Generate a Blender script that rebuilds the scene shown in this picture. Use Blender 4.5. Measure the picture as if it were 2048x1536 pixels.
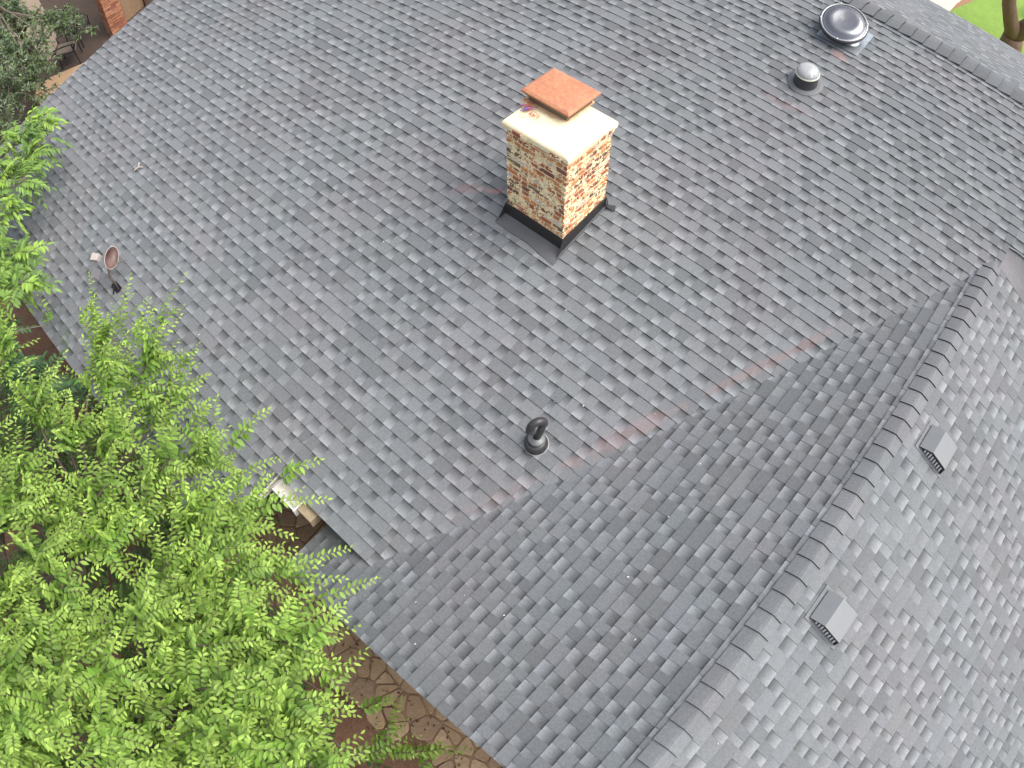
import bpy, bmesh, math, random
import numpy as np
from mathutils import Vector, Matrix
R = math.radians
random.seed(7); rng = np.random.default_rng(7)
for o in list(bpy.data.objects): bpy.data.objects.remove(o)
scene = bpy.context.scene; COL = scene.collection

# ---------------------------------------------------------------- camera
# the photograph was taken with a wide drone lens: straight eaves bow, angles grow linearly with the
# distance from the picture's centre (equidistant projection)
cd = bpy.data.cameras.new('camera'); cam = bpy.data.objects.new('camera', cd); COL.objects.link(cam)
cd.type = 'PANO'
for holder in (cd, getattr(cd, 'cycles', None)):
    if holder is None: continue
    try:
        holder.panorama_type = 'FISHEYE_LENS_POLYNOMIAL'
        holder.fisheye_polynomial_k0 = 0.0; holder.fisheye_polynomial_k1 = -0.035219
        holder.fisheye_polynomial_k2 = 0.0; holder.fisheye_polynomial_k3 = 0.0; holder.fisheye_polynomial_k4 = 0.0
        holder.fisheye_fov = math.pi
    except Exception as e: pass
cd.sensor_width = 36; cd.lens = 28.4; cd.clip_start = 0.05; cd.clip_end = 500
CR = Matrix(((0.740947, -0.574425, 0.3479), (0.671544, 0.637786, -0.377171), (-0.005229, 0.513093, 0.858317)))
cam.matrix_world = Matrix.Translation((1.2246, -10.1575, 5.5366)) @ CR.to_4x4()
scene.camera = cam
# ---------------------------------------------------------------- light
w = bpy.data.worlds.new('World'); scene.world = w; w.use_nodes = True
nt = w.node_tree; bgn = nt.nodes['Background']
sky = nt.nodes.new('ShaderNodeTexSky'); sky.sky_type = 'NISHITA'; sky.sun_disc = False
SUN_EL, SUN_AZ = R(58), R(62)            # azimuth measured from +Y towards +X
sky.sun_elevation = SUN_EL; sky.sun_rotation = SUN_AZ; sky.dust_density = 4.0; sky.ozone_density = 0.6
mixs = nt.nodes.new('ShaderNodeMixRGB'); mixs.inputs[0].default_value = 0.62   # cloud veil evens out the blue
hsv = nt.nodes.new('ShaderNodeRGBToBW'); nt.links.new(sky.outputs[0], hsv.inputs[0])
nt.links.new(sky.outputs[0], mixs.inputs[1]); nt.links.new(hsv.outputs[0], mixs.inputs[2])
nt.links.new(mixs.outputs[0], bgn.inputs[0]); bgn.inputs[1].default_value = 0.15
sl = bpy.data.lights.new('sun', 'SUN'); sl.energy = .8; sl.angle = R(60); sl.color = (1.0, 0.965, 0.92)
so = bpy.data.objects.new('sun', sl); COL.objects.link(so)
sd = Vector((math.cos(SUN_EL)*math.sin(SUN_AZ), math.cos(SUN_EL)*math.cos(SUN_AZ), math.sin(SUN_EL)))
so.rotation_euler = sd.to_track_quat('Z', 'Y').to_euler()
scene.view_settings.view_transform = 'Standard'; scene.view_settings.look = 'None'
scene.view_settings.exposure = 1.22; scene.view_settings.gamma = 1.0
scene.render.engine = 'CYCLES'

# ---------------------------------------------------------------- helpers
def mat(name, rgb=(.5,.5,.5), rough=.6, metal=0.0, attr=False, noise=None, bump=None, spec=0.5, transl=0.0):
    """noise=(scale, amount, rgb2): second colour in patches; bump=(scale, strength)"""
    m = bpy.data.materials.new(name); m.use_nodes = True; t = m.node_tree; b = t.nodes['Principled BSDF']
    b.inputs['Roughness'].default_value = rough; b.inputs['Metallic'].default_value = metal
    b.inputs['Specular IOR Level'].default_value = spec
    col = None
    if attr:
        a = t.nodes.new('ShaderNodeVertexColor'); a.layer_name = 'tint'; col = a.outputs[0]
    else:
        c = t.nodes.new('ShaderNodeRGB'); c.outputs[0].default_value = (*rgb, 1); col = c.outputs[0]
    tc = t.nodes.new('ShaderNodeTexCoord')
    if noise:
        for k in range(0, len(noise), 3):
            n = t.nodes.new('ShaderNodeTexNoise'); n.inputs['Scale'].default_value = noise[k]; n.inputs['Detail'].default_value = 6
            n.inputs['Roughness'].default_value = .65
            t.links.new(tc.outputs['Object'], n.inputs['Vector'])
            mr = t.nodes.new('ShaderNodeMapRange'); mr.inputs[1].default_value = .38; mr.inputs[2].default_value = .66
            mr.inputs[4].default_value = noise[k+1]; t.links.new(n.outputs[0], mr.inputs[0])
            mx = t.nodes.new('ShaderNodeMixRGB'); t.links.new(mr.outputs[0], mx.inputs[0]); t.links.new(col, mx.inputs[1])
            mx.inputs[2].default_value = (*noise[k+2], 1); col = mx.outputs[0]
    t.links.new(col, b.inputs['Base Color'])
    if bump:
        n = t.nodes.new('ShaderNodeTexNoise'); n.inputs['Scale'].default_value = bump[0]; n.inputs['Detail'].default_value = 4
        t.links.new(tc.outputs['Object'], n.inputs['Vector'])
        bn = t.nodes.new('ShaderNodeBump'); bn.inputs['Strength'].default_value = bump[1]; bn.inputs['Distance'].default_value = .01
        t.links.new(n.outputs[0], bn.inputs['Height']); t.links.new(bn.outputs[0], b.inputs['Normal'])
    if transl:
        tr = t.nodes.new('ShaderNodeBsdfTranslucent'); t.links.new(col, tr.inputs[0]); ms = t.nodes.new('ShaderNodeMixShader')
        ms.inputs[0].default_value = transl; out = t.nodes['Material Output']
        t.links.new(b.outputs[0], ms.inputs[1]); t.links.new(tr.outputs[0], ms.inputs[2]); t.links.new(ms.outputs[0], out.inputs[0])
    return m

class MB:
    """collects vertices, faces and a tint per vertex; build() links ONE mesh object"""
    def __init__(s): s.v = []; s.f = []; s.c = []
    def add(s, vs, fs, col=(1,1,1)):
        k = len(s.v); s.v.extend([tuple(x) for x in vs])
        if len(col) == len(vs) and hasattr(col[0], '__len__'): s.c.extend(col)
        else: s.c.extend([col]*len(vs))
        s.f.extend([tuple(i+k for i in f) for f in fs]); return s
    def box(s, x0, x1, y0, y1, z0, z1, col=(1,1,1)):
        vs = [(x,y,z) for z in (z0,z1) for y in (y0,y1) for x in (x0,x1)]
        return s.add(vs, [(0,2,3,1),(4,5,7,6),(0,1,5,4),(2,6,7,3),(0,4,6,2),(1,3,7,5)], col)
    def obox(s, c, ax, ay, az, col=(1,1,1)):
        """box from centre and three half-axis vectors"""
        c = Vector(c); ax, ay, az = Vector(ax), Vector(ay), Vector(az)
        vs = [c + i*ax + j*ay + k*az for k in (-1,1) for j in (-1,1) for i in (-1,1)]
        return s.add(vs, [(0,2,3,1),(4,5,7,6),(0,1,5,4),(2,6,7,3),(0,4,6,2),(1,3,7,5)], col)
    def tube(s, pts, rad, n=8, col=(1,1,1), cap=True):
        pts = [Vector(p) for p in pts]; rs = rad if hasattr(rad, '__len__') else [rad]*len(pts)
        k = len(s.v); up = None
        for i, p in enumerate(pts):
            d = (pts[min(i+1, len(pts)-1)] - pts[max(i-1, 0)]).normalized()
            if up is None: up = d.orthogonal().normalized()
            up = (up - up.dot(d)*d)
            up = up.normalized() if up.length > 1e-6 else d.orthogonal().normalized()
            sx = d.cross(up)
            for j in range(n):
                a = 2*math.pi*j/n; s.v.append(tuple(p + rs[i]*(math.cos(a)*up + math.sin(a)*sx))); s.c.append(col)
        for i in range(len(pts)-1):
            for j in range(n):
                a = k+i*n+j; b = k+i*n+(j+1) % n; s.f.append((a, b, b+n, a+n))
        if cap:
            s.f.append(tuple(k+j for j in reversed(range(n)))); s.f.append(tuple(k+(len(pts)-1)*n+j for j in range(n)))
        return s
    def lathe(s, prof, n=32, M=None, col=(1,1,1)):
        """prof = [(r, z)]; M places it"""
        M = M or Matrix(); k = len(s.v)
        for r, z in prof:
            for j in range(n):
                a = 2*math.pi*j/n; s.v.append(tuple(M @ Vector((r*math.cos(a), r*math.sin(a), z)))); s.c.append(col)
        for i in range(len(prof)-1):
            for j in range(n):
                a = k+i*n+j; b = k+i*n+(j+1) % n; s.f.append((a, b, b+n, a+n))
        return s
    def build(s, name, m, parent=None, smooth=False, bevel=0):
        me = bpy.data.meshes.new(name); me.from_pydata(s.v, [], s.f); me.materials.append(m)
        ca = me.color_attributes.new('tint', 'FLOAT_COLOR', 'POINT')
        arr = np.ones((len(s.v), 4), dtype=np.float32); arr[:, :3] = np.array([c[:3] for c in s.c], dtype=np.float32)
        ca.data.foreach_set('color', arr.ravel())
        if smooth: me.polygons.foreach_set('use_smooth', [True]*len(me.polygons))
        me.update(); o = bpy.data.objects.new(name, me); COL.objects.link(o)
        if parent is not None:
            o.parent = parent; o.matrix_parent_inverse = parent.matrix_world.inverted()
        if bevel:
            b = o.modifiers.new('bevel', 'BEVEL'); b.width = bevel; b.segments = 2; b.limit_method = 'ANGLE'
        return o
def tag(o, label=None, cat=None, group=None, kind=None):
    if label: o['label'] = label
    if cat: o['category'] = cat
    if group: o['group'] = group
    if kind: o['kind'] = kind
    return o
def empty(name, loc=(0,0,0), rotz=0):
    o = bpy.data.objects.new(name, None); o.empty_display_size = .2; COL.objects.link(o)
    o.matrix_world = Matrix.Translation(loc) @ Matrix.Rotation(rotz, 4, 'Z'); bpy.context.view_layer.update(); return o
def lerp(a, b, t): return tuple(x+(y-x)*t for x, y in zip(a, b))
def jit(c, a): k = 1+random.uniform(-a, a); return tuple(max(0, x*k) for x in c)

# ---------------------------------------------------------------- setting
GZ = -4.5                       # ground level; the main ridge is z = 0
m_soil = mat('red_soil', (.25,.13,.075), .95, noise=(1.3,.8,(.12,.065,.04), 9,.6,(.27,.17,.11), 45,.55,(.07,.04,.027)), bump=(40,.9))
g = MB(); g.add([(-90,-90,GZ),(90,-90,GZ),(90,90,GZ),(-90,90,GZ)], [(0,1,2,3)])
tag(g.build('ground', m_soil), kind='structure')
m_lawn = mat('lawn', (.17,.30,.035), .9, noise=(2.2,.8,(.24,.36,.05), 14,.7,(.10,.2,.03), 90,.55,(.3,.42,.09)), bump=(120,1))
lw = MB(); n = 60
for i in range(n+1):
    for j in range(n+1):
        x = -1.85+j*.45; x += (.12*math.sin(i*.7)+.35*max(0, (i-8)*.1) if j == 0 else 0)
        lw.v.append((x, 6.5+i*.5, GZ+.012+random.uniform(0,.02))); lw.c.append((1,1,1))
for i in range(n):
    for j in range(n): a = i*(n+1)+j; lw.f.append((a, a+1, a+n+2, a+n+1))
tag(lw.build('lawn', m_lawn), kind='structure')
m_conc = mat('pale_concrete', (.62,.56,.43), .85, noise=(3,.4,(.7,.64,.5), 40,.3,(.5,.44,.34)), bump=(60,.3))
pv = MB()
for i in range(12):
    y0 = 6.0+i*1.25+ .1; pv.box(-3.2+.0, -2.02+.02*i, y0, y0+1.235, GZ, GZ+.03)
tag(pv.build('pavement', m_conc, bevel=.006), kind='structure')
m_mulch = mat('edging_soil', (.35,.2,.11), .95, noise=(20,.7,(.2,.11,.06)), bump=(50,1))
eb = MB(); eb.add([(-2.1,6,GZ+.006),(-1.6,6,GZ+.006),(-1.6,22,GZ+.006),(-2.1,22,GZ+.006)], [(0,1,2,3)])
tag(eb.build('edging_strip', m_mulch), kind='structure')
# back terrace far behind the gable
m_terr = mat('terrace_slab', (.22,.165,.12), .85, noise=(1.1,.7,(.30,.23,.17), 12,.5,(.28,.2,.14)), bump=(40,.4))
tr = MB(); pts = [(-23,-9.2),(-17.7,-7.6),(-17.35,-7.0),(-17.5,-6.45),(-18.0,-6.0),(-18.9,-5.75),(-23,-5.0)]
tr.add([(x,y,GZ+.05) for x,y in pts]+[(x,y,GZ) for x,y in pts], [tuple(range(7))]+[(i,i+7,(i+1)%7+7,(i+1)%7) for i in range(7)])
tag(tr.build('terrace', m_terr), kind='structure')
tr = MB(); tr.box(-26,-13.0,-9.0,2.5,GZ,GZ+.03)  # dark sheet over the soil: shade on this ground painted into its colour
tag(tr.build('painted_shade_terrace', mat('painted_shade_slab', (.055,.036,.025), .9, noise=(2,.6,(.035,.024,.018), 15,.5,(.09,.06,.04)), bump=(40,.5))), kind='structure')

# flagstone path along the wing
def clip(poly, nx, ny, d):
    out = []
    for i in range(len(poly)):
        a, b = poly[i-1], poly[i]; da = a[0]*nx+a[1]*ny-d; db = b[0]*nx+b[1]*ny-d
        if (da <= 0) != (db <= 0):
            t = da/(da-db); out.append((a[0]+(b[0]-a[0])*t, a[1]+(b[1]-a[1])*t))
        if db <= 0: out.append(b)
    return out
m_flag = mat('flagstone', attr=True, rough=.9, noise=(6,.5,(.27,.18,.11), 18,.45,(.5,.38,.25), 60,.35,(.2,.13,.08)), bump=(22,1))
seeds = []
while len(seeds) < 620:
    q = (random.uniform(-6.5,5.5), random.uniform(-10.95,-8.3))
    rq = random.choice((.09,.12,.16,.21,.26))
    if all((q[0]-a)**2+(q[1]-b)**2 > rq**2 for a, b in seeds): seeds.append(q)
    elif random.random() < .0006: break
fl = MB()
bed = [(-7,-8.2),(-7,-10.8),(-2.6,-10.8),(-2.3,-10.5),(-1.1,-10.45),(-.9,-10.15),(.1,-10.2),(.4,-10.5),(5.6,-10.5),(5.6,-8.2)]
fl.add([(x,y,GZ+.021) for x, y in reversed(bed)], [tuple(reversed(range(len(bed))))], (.32,.21,.13))
for k, (x, y) in enumerate(seeds):
    edge = -10.42+.14*math.sin(x*3.1)+.1*math.sin(x*7.7)
    if x < -2.6: edge = -10.75
    if y < edge: continue
    if -1.05 < x < .2 and y < -10.12 and random.random() < .75: continue
    poly = [(x-.6,y-.6),(x+.6,y-.6),(x+.6,y+.6),(x-.6,y+.6)]
    for j, (a, b) in enumerate(seeds):
        if j == k or abs(a-x) > .8 or abs(b-y) > .8: continue
        nx, ny = a-x, b-y; L = math.hypot(nx, ny); nx /= L; ny /= L
        poly = clip(poly, nx, ny, nx*x+ny*y+L/2-.007-.006*random.random())
        if len(poly) < 3: break
    if len(poly) < 3: continue
    for _ in range(2):
        poly = [p for i in range(len(poly)) for p in ((poly[i-1][0]*.84+poly[i][0]*.16, poly[i-1][1]*.84+poly[i][1]*.16), (poly[i-1][0]*.16+poly[i][0]*.84, poly[i-1][1]*.16+poly[i][1]*.84))]
    poly = [(p[0]+random.uniform(-.003,.003), p[1]+random.uniform(-.003,.003)) for p in poly]
    c = jit(random.choice([(.48,.33,.19),(.54,.38,.22),(.42,.28,.17),(.38,.26,.17),(.60,.44,.27)]), .12)
    
    h = GZ+.034+random.uniform(0,.012); m_ = len(poly)
    cx = sum(p[0] for p in poly)/m_; cy = sum(p[1] for p in poly)/m_
    ins = [(cx+(p[0]-cx)*.93, cy+(p[1]-cy)*.93) for p in poly]
    fl.add([(p[0],p[1],h) for p in ins]+[(p[0],p[1],h-.012) for p in poly]+[(p[0],p[1],GZ-.01) for p in poly],
           [tuple(range(m_))]+[(i,i+m_,(i+1)%m_+m_,(i+1)%m_) for i in range(m_)]+[(i+m_,i+2*m_,(i+1)%m_+2*m_,(i+1)%m_+m_) for i in range(m_)], c)
tag(fl.build('flagstone_path', m_flag), kind='structure')

# ---------------------------------------------------------------- the house
AL, BE = 0.2090763, 0.42001               # pitches of the main roof and of the wing
ca, sa, cb, sb = math.cos(AL), math.sin(AL), math.cos(BE), math.sin(BE)
EXP = 0.143                               # exposed height of a shingle course
XW, ZW = 1.716, -0.5623                   # wing ridge
RAKE_X, RAKE_Y = -11.17, -9.915
def shingle_mat():
    m = bpy.data.materials.new('asphalt_shingle'); m.use_nodes = True; t = m.node_tree; b = t.nodes['Principled BSDF']
    L = t.links; N = t.nodes
    b.inputs['Roughness'].default_value = .82; b.inputs['Specular IOR Level'].default_value = .35
    a = N.new('ShaderNodeVertexColor'); a.layer_name = 'tint'; tc = N.new('ShaderNodeTexCoord')
    def noise(sc, det=3, rg=.6):
        n = N.new('ShaderNodeTexNoise'); n.inputs['Scale'].default_value = sc; n.inputs['Detail'].default_value = det; n.inputs['Roughness'].default_value = rg
        L.new(tc.outputs['Object'], n.inputs['Vector']); return n.outputs[0]
    def rng_(s, a0, a1, b0, b1):
        r = N.new('ShaderNodeMapRange'); L.new(s, r.inputs[0])
        for i, v in zip((1,2,3,4), (a0,a1,b0,b1)): r.inputs[i].default_value = v
        return r.outputs[0]
    def mul(c, s):
        x = N.new('ShaderNodeVectorMath'); x.operation = 'SCALE'; L.new(c, x.inputs[0]); L.new(s, x.inputs['Scale']); return x.outputs[0]
    c = mul(a.outputs[0], rng_(noise(210, 2, .8), .3, .7, .68, 1.34))          # ceramic granules
    c = mul(c, rng_(noise(38, 3), .3, .7, .9, 1.1))
    c = mul(c, rng_(noise(.55, 3), .35, .65, .975, 1.025))
    # slightly pinker tone in random patches
    mx = N.new('ShaderNodeMixRGB'); mx.blend_type = 'MULTIPLY'; mx.inputs[2].default_value = (1.035,.98,.99,1)
    L.new(rng_(noise(.8, 4), .42, .6, 0, 1), mx.inputs[0]); L.new(c, mx.inputs[1]); c = mx.outputs[0]
    # red chalk and clay stains: (x, y, radius_x, radius_y, angle, amount)
    sep = N.new('ShaderNodeSeparateXYZ'); L.new(tc.outputs['Object'], sep.inputs[0])
    wob = rng_(noise(5, 4), .3, .7, -.5, .5)
    def blob(x, y, rx, ry, ang, amt):
        mp = N.new('ShaderNodeMapping'); mp.vector_type = 'TEXTURE'; mp.inputs['Location'].default_value = (x, y, 0)
        mp.inputs['Rotation'].default_value = (0,0,ang); mp.inputs['Scale'].default_value = (rx, ry, 50)
        L.new(tc.outputs['Object'], mp.inputs[0]); ln = N.new('ShaderNodeVectorMath'); ln.operation = 'LENGTH'; L.new(mp.outputs[0], ln.inputs[0])
        ad = N.new('ShaderNodeMath'); ad.operation = 'ADD'; L.new(ln.outputs['Value'], ad.inputs[0]); L.new(wob, ad.inputs[1])
        return rng_(ad.outputs[0], .5, 1.1, amt, 0)
    va = math.atan2(6.65, 3.161)
    stains = [(.30,-5.28,1.0,.06,va,.2), (-.36,-6.73,.7,.09,va,.2), (-.93,-7.98,.7,.07,va,.1), (-3.38,-5.45,.17,.045,.5,.55), (-3.65,-5.6,.22,.08,.6,.25), (-1.28,-1.17,.14,.09,0,.4), (-1.35,-2.35,.3,.07,.1,.16)]
    for s_ in stains:
        mx = N.new('ShaderNodeMixRGB'); L.new(blob(*s_), mx.inputs[0]); L.new(c, mx.inputs[1]); mx.inputs[2].default_value = (.33,.17,.155,1); c = mx.outputs[0]
    L.new(c, b.inputs['Base Color'])
    bn = N.new('ShaderNodeBump'); bn.inputs['Strength'].default_value = .55; bn.inputs['Distance'].default_value = .003
    L.new(noise(260, 3, .8), bn.inputs['Height']); L.new(bn.outputs[0], b.inputs['Normal'])
    return m
M_SH = shingle_mat()
m_deck = mat('roof_deck', (.08,.07,.06), .9, bump=(20,.4))
BASE = (.155,.166,.171)
def shingles(mb, P, u0, u1, s0, s1, frac, flip=False):
    """P(u, s, h): point at u along the course, s down the slope, h off the deck. Laminated architectural
    shingles: a random run of raised tabs and recessed gaps; the gaps show the darker granule band that is
    pressed into the lower layer just under the course above, fading into the light granules below it."""
    i = 0; s = s0
    first = s0 + frac*EXP
    edges = [s0]; 
    while first < s1-1e-4: edges.append(first); first += EXP
    edges.append(s1)
    for a, b in zip(edges, edges[1:]):
        if b-a < .01: continue
        off = random.random(); u = u0-off*.3; full = (b-a)/EXP
        tone_run = 0; tone = 1.0; raised = random.random() < .5
        wav = [random.uniform(-.0025,.0025) for _ in range(int((u1-u0)/.9)+3)]
        def sag(x):
            q = (x-u0)/.9+1; k = int(q); f = q-k; k = max(0, min(k, len(wav)-2)); return wav[k]*(1-f)+wav[k+1]*f
        while u < u1:
            wd = random.choice((.09,.105,.12,.14,.16,.19)) if raised else random.choice((.07,.085,.10,.115,.13,.145))
            if raised and random.random() < .09: wd += .14
            if tone_run <= 0: tone = random.choice((.97,.99,1,1,1.01,1.03)); tone_run = random.uniform(.5,1.3); cool = random.uniform(-1,1)
            tone_run -= wd
            ua, ub = max(u, u0), min(u+wd, u1); u += wd
            if ub-ua < .004: raised = not raised; continue
            e = .0032*random.random()
            if raised:
                h0, h1 = .0042, .0125+e
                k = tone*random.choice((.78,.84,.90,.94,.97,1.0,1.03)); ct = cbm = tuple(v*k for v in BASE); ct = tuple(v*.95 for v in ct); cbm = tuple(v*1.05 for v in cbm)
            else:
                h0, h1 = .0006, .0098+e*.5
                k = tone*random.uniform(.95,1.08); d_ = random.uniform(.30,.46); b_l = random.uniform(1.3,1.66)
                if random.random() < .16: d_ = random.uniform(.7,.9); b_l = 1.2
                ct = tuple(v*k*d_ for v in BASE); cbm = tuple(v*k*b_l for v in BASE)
            w_ = (1+.012*cool, 1, 1-.012*cool)
            ct = tuple(x*y for x, y in zip(ct, w_)); cbm = tuple(x*y for x, y in zip(cbm, w_))
            ba, bb = b+sag(ua), b+sag(ub)
            mid = a+(b-a)*random.uniform(.42,.55); hm = h0+(h1-h0)*(mid-a)/(b-a)
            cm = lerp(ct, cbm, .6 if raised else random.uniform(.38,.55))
            # narrow the raised tab slightly towards its foot, as the saw-cut tabs are
            nr = .004*random.random() if raised else 0
            vs = [P(ua,a,h0),P(ub,a,h0),P(ub,mid,hm),P(ua,mid,hm),P(ub-nr,bb,h1),P(ua+nr,ba,h1)]
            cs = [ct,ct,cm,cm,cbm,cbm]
            fs = [(0,3,2,1),(3,5,4,2)]
            core = (.035,.034,.034)          # the cut edge shows the black asphalt core
            vs += [P(ub-nr,bb,-.004),P(ua+nr,ba,-.004),P(ub-nr,bb+.0004,h1-.0004),P(ua+nr,ba+.0004,h1-.0004)]; cs += [core]*4
            fs += [(9,7,6,8)]
            if raised:
                k0 = len(vs); vs += [P(ua,a,-.004),P(ub,a,-.004)]; cs += [core,core]
                fs += [(0,k0,7,5,3),(1,2,4,6,k0+1)]
            if flip: fs = [tuple(reversed(f)) for f in fs]
            mb.add(vs, fs, cs); raised = not raised
def PA(u, s, h): return (u, -s*ca+h*(-sa), -s*sa+h*ca)            # main roof, front
def PK(u, s, h): return (u, s*ca+h*sa, -s*sa+h*ca)                # main roof, back
def PB(u, s, h): return (XW-s*cb-h*sb, u, ZW-s*sb+h*cb)           # wing, west side
def PC(u, s, h): return (XW+s*cb+h*sb, u, ZW-s*sb+h*cb)           # wing, east side
house = tag(empty('house', (-3,-5,GZ)), 'house under a dark grey shingle roof with a brick chimney and a cross gable wing', 'house')
S_E = 66.63*EXP; S_L = 73.63*EXP; XJ = -2.91
r = MB()
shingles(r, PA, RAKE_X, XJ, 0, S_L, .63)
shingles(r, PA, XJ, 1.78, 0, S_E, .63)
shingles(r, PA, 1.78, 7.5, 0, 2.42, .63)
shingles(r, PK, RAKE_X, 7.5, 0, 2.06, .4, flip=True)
main_roof = r.build('main_roof', M_SH, house)
r = MB()
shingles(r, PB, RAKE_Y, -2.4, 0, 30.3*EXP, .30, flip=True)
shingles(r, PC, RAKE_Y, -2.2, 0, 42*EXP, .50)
wing_roof = r.build('wing_roof', M_SH, house)
# shingled saddle closing the step between the main roof's short east end and the wing
q = MB(); ya = -2.42*ca; n_ = 10
for i in range(n_+1):
    x = 1.70+.25*i; yb = ya-.30-.02*i; zc = ZW-(x-XW)*sb/cb+.012
    for k_ in range(4):
        t_ = k_/3; q.v.append((x, ya+.02+(yb-ya)*t_, (-2.42*sa+.006)*(1-t_)+zc*t_-.02*math.sin(math.pi*t_))); q.c.append(jit((.175,.172,.175),.08))
for i in range(n_):
    for k_ in range(3): j_ = i*4+k_; q.f.append((j_, j_+1, j_+5, j_+4))
q.build('saddle', M_SH, house, smooth=True)
# deck boards under the shingles give the roofs their thickness
d = MB()
def slab(P, u0, u1, s0, s1, h0=-.006, h1=-.035):
    vs = [P(u,s,h) for h in (h0,h1) for s in (s0,s1) for u in (u0,u1)]
    d.add(vs, [(0,1,3,2),(4,6,7,5),(0,4,5,1),(2,3,7,6),(0,2,6,4),(1,5,7,3)])
slab(PA, RAKE_X+.012, XJ-.012, .03, S_L-.012); slab(PA, XJ-.0118, 1.77, .03, S_E-.012); slab(PA, 1.7702, 7.48, .03, 2.405); slab(PK, RAKE_X+.012, 7.48, .03, 2.04)
slab(PB, RAKE_Y+.012, -2.42, .03, 30.3*EXP-.012); slab(PC, RAKE_Y+.012, -2.22, .03, 42*EXP-.012)
d.build('roof_deck', m_deck, house)
# ridge caps
def caps(mb, n, e, place, half=.152, tone=1.0, lift=.029):
    for k in range(n):
        a, b = k*e-.05, (k+1)*e+random.uniform(-.003,.003); c = jit((.146*tone,.155*tone,.160*tone), .09)
        sk = random.uniform(-.004,.004)
        rows = []
        for t_, h in ((a,.011),(b,lift)):
            for w_ in (-1,-.5,-.07,0,.07,.5,1): rows.append(place(t_+(sk*w_ if t_ == b else 0), w_*(half+.003*random.random()), h-(.004 if abs(w_) < .1 else 0)))
        for w_ in (-1,-.5,-.07,0,.07,.5,1): rows.append(place(b+sk*w_, w_*half, -.002))
        rows += [place(b+sk*w_+.0006, w_*half, lift-.001-(.004 if abs(w_) < .1 else 0)) for w_ in (-1,-.5,-.07,0,.07,.5,1)]
        fs = [(i,i+1,i+8,i+7) for i in range(6)]+[(i+21,i+22,i+15,i+14) for i in range(6)]+[(0,7,14),(6,20,13)]
        mb.add(rows, fs, [c]*14+[(.02,.02,.02)]*14)
m_cap = M_SH
cp = MB()
def pw(t_, w_, h): y = -2.62-t_; s = abs(w_)*(.84 if w_ < 0 else .68); return PB(y, s, h) if w_ < 0 else PC(y, s, h)
caps(cp, 38, .1945, lambda t_, w_, h: (lambda q: (q[0], max(q[1], RAKE_Y-.01), q[2]))(pw(t_, w_, h)))
cp.build('wing_ridge_cap', m_cap, house)
cp = MB()
def pm(t_, w_, h): x = -11.2+t_; s = abs(w_); return PA(x, s, h) if w_ > 0 else PK(x, s, h)
caps(cp, 82, .1945, pm, half=.165, tone=.86, lift=.043)
cp.build('main_ridge_cap', m_cap, house)
# walls, soffits, trim
m_wall = mat('house_brick', (.30,.12,.07), .9, noise=(6,.5,(.36,.17,.1), 40,.5,(.2,.09,.06)), bump=(30,.6))
wl = MB()
wl.box(RAKE_X+.35, 1.6, -9.0, 1.7, GZ, -2.12); wl.box(1.6, 7.2, -2.0, 1.7, GZ, -1.2)
wl.add([(RAKE_X+.35,-9.0,-2.12),(RAKE_X+.35,1.7,-2.12),(RAKE_X+.35,1.7,-.5),(RAKE_X+.35,0,-.12),(RAKE_X+.35,-9.0,-2.04)], [(0,1,2,3,4)])
wl.box(-1.75, 5.2, -9.62, -8.8, GZ, -2.3)
wl.add([(-1.75,-9.62,-2.3),(5.2,-9.62,-2.3),(5.2,-9.62,-2.2),(XW,-9.62,ZW-.08),(-1.75,-9.62,-2.2)], [(0,1,2,3,4)])
wl.build('wall', m_wall, house)
m_white = mat('white_trim', (.72,.70,.66), .55, noise=(14,.35,(.5,.46,.4)), bump=(30,.2))
m_tan = mat('tan_trim', (.34,.27,.17), .7, noise=(14,.5,(.2,.14,.09)), bump=(30,.3))
m_brown = mat('brown_trim', (.10,.055,.035), .7, noise=(14,.5,(.06,.035,.03)), bump=(30,.3))
def board(P, u0, u1, s0, s1, h0, h1, m, name):
    q = MB(); vs = [P(u,s,h) for h in (h0,h1) for s in (s0,s1) for u in (u0,u1)]
    q.add(vs, [(0,1,3,2),(4,6,7,5),(0,4,5,1),(2,3,7,6),(0,2,6,4),(1,5,7,3)]); return q.build(name, m, house, bevel=.004)
board(PA, RAKE_X+.02, XJ-.03, S_L-.045, S_L-.02, -.037, -.19, m_brown, 'fascia')
board(PA, XJ-.03, XJ-.005, S_E-.05, S_L-.02, -.0365, -.17, m_white, 'jog_trim')
board(PA, -2.3, -1.5, S_E-.045, S_E-.02, -.037, -.15, m_brown, 'fascia')
board(PA, RAKE_X+.015, RAKE_X+.04, .1, S_L-.05, -.037, -.19, m_white, 'rake_trim')
board(PB, RAKE_Y+.015, RAKE_Y+.04, .02, 30.3*EXP-.03, -.037, -.19, m_brown, 'rake_trim')
board(PC, RAKE_Y+.015, RAKE_Y+.04, .02, 42*EXP-.03, -.037, -.19, m_brown, 'rake_trim')
board(PB, RAKE_Y+.05, -9.2, 30.3*EXP-.03, 30.3*EXP-.005, -.037, -.16, m_white, 'fascia')
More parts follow.
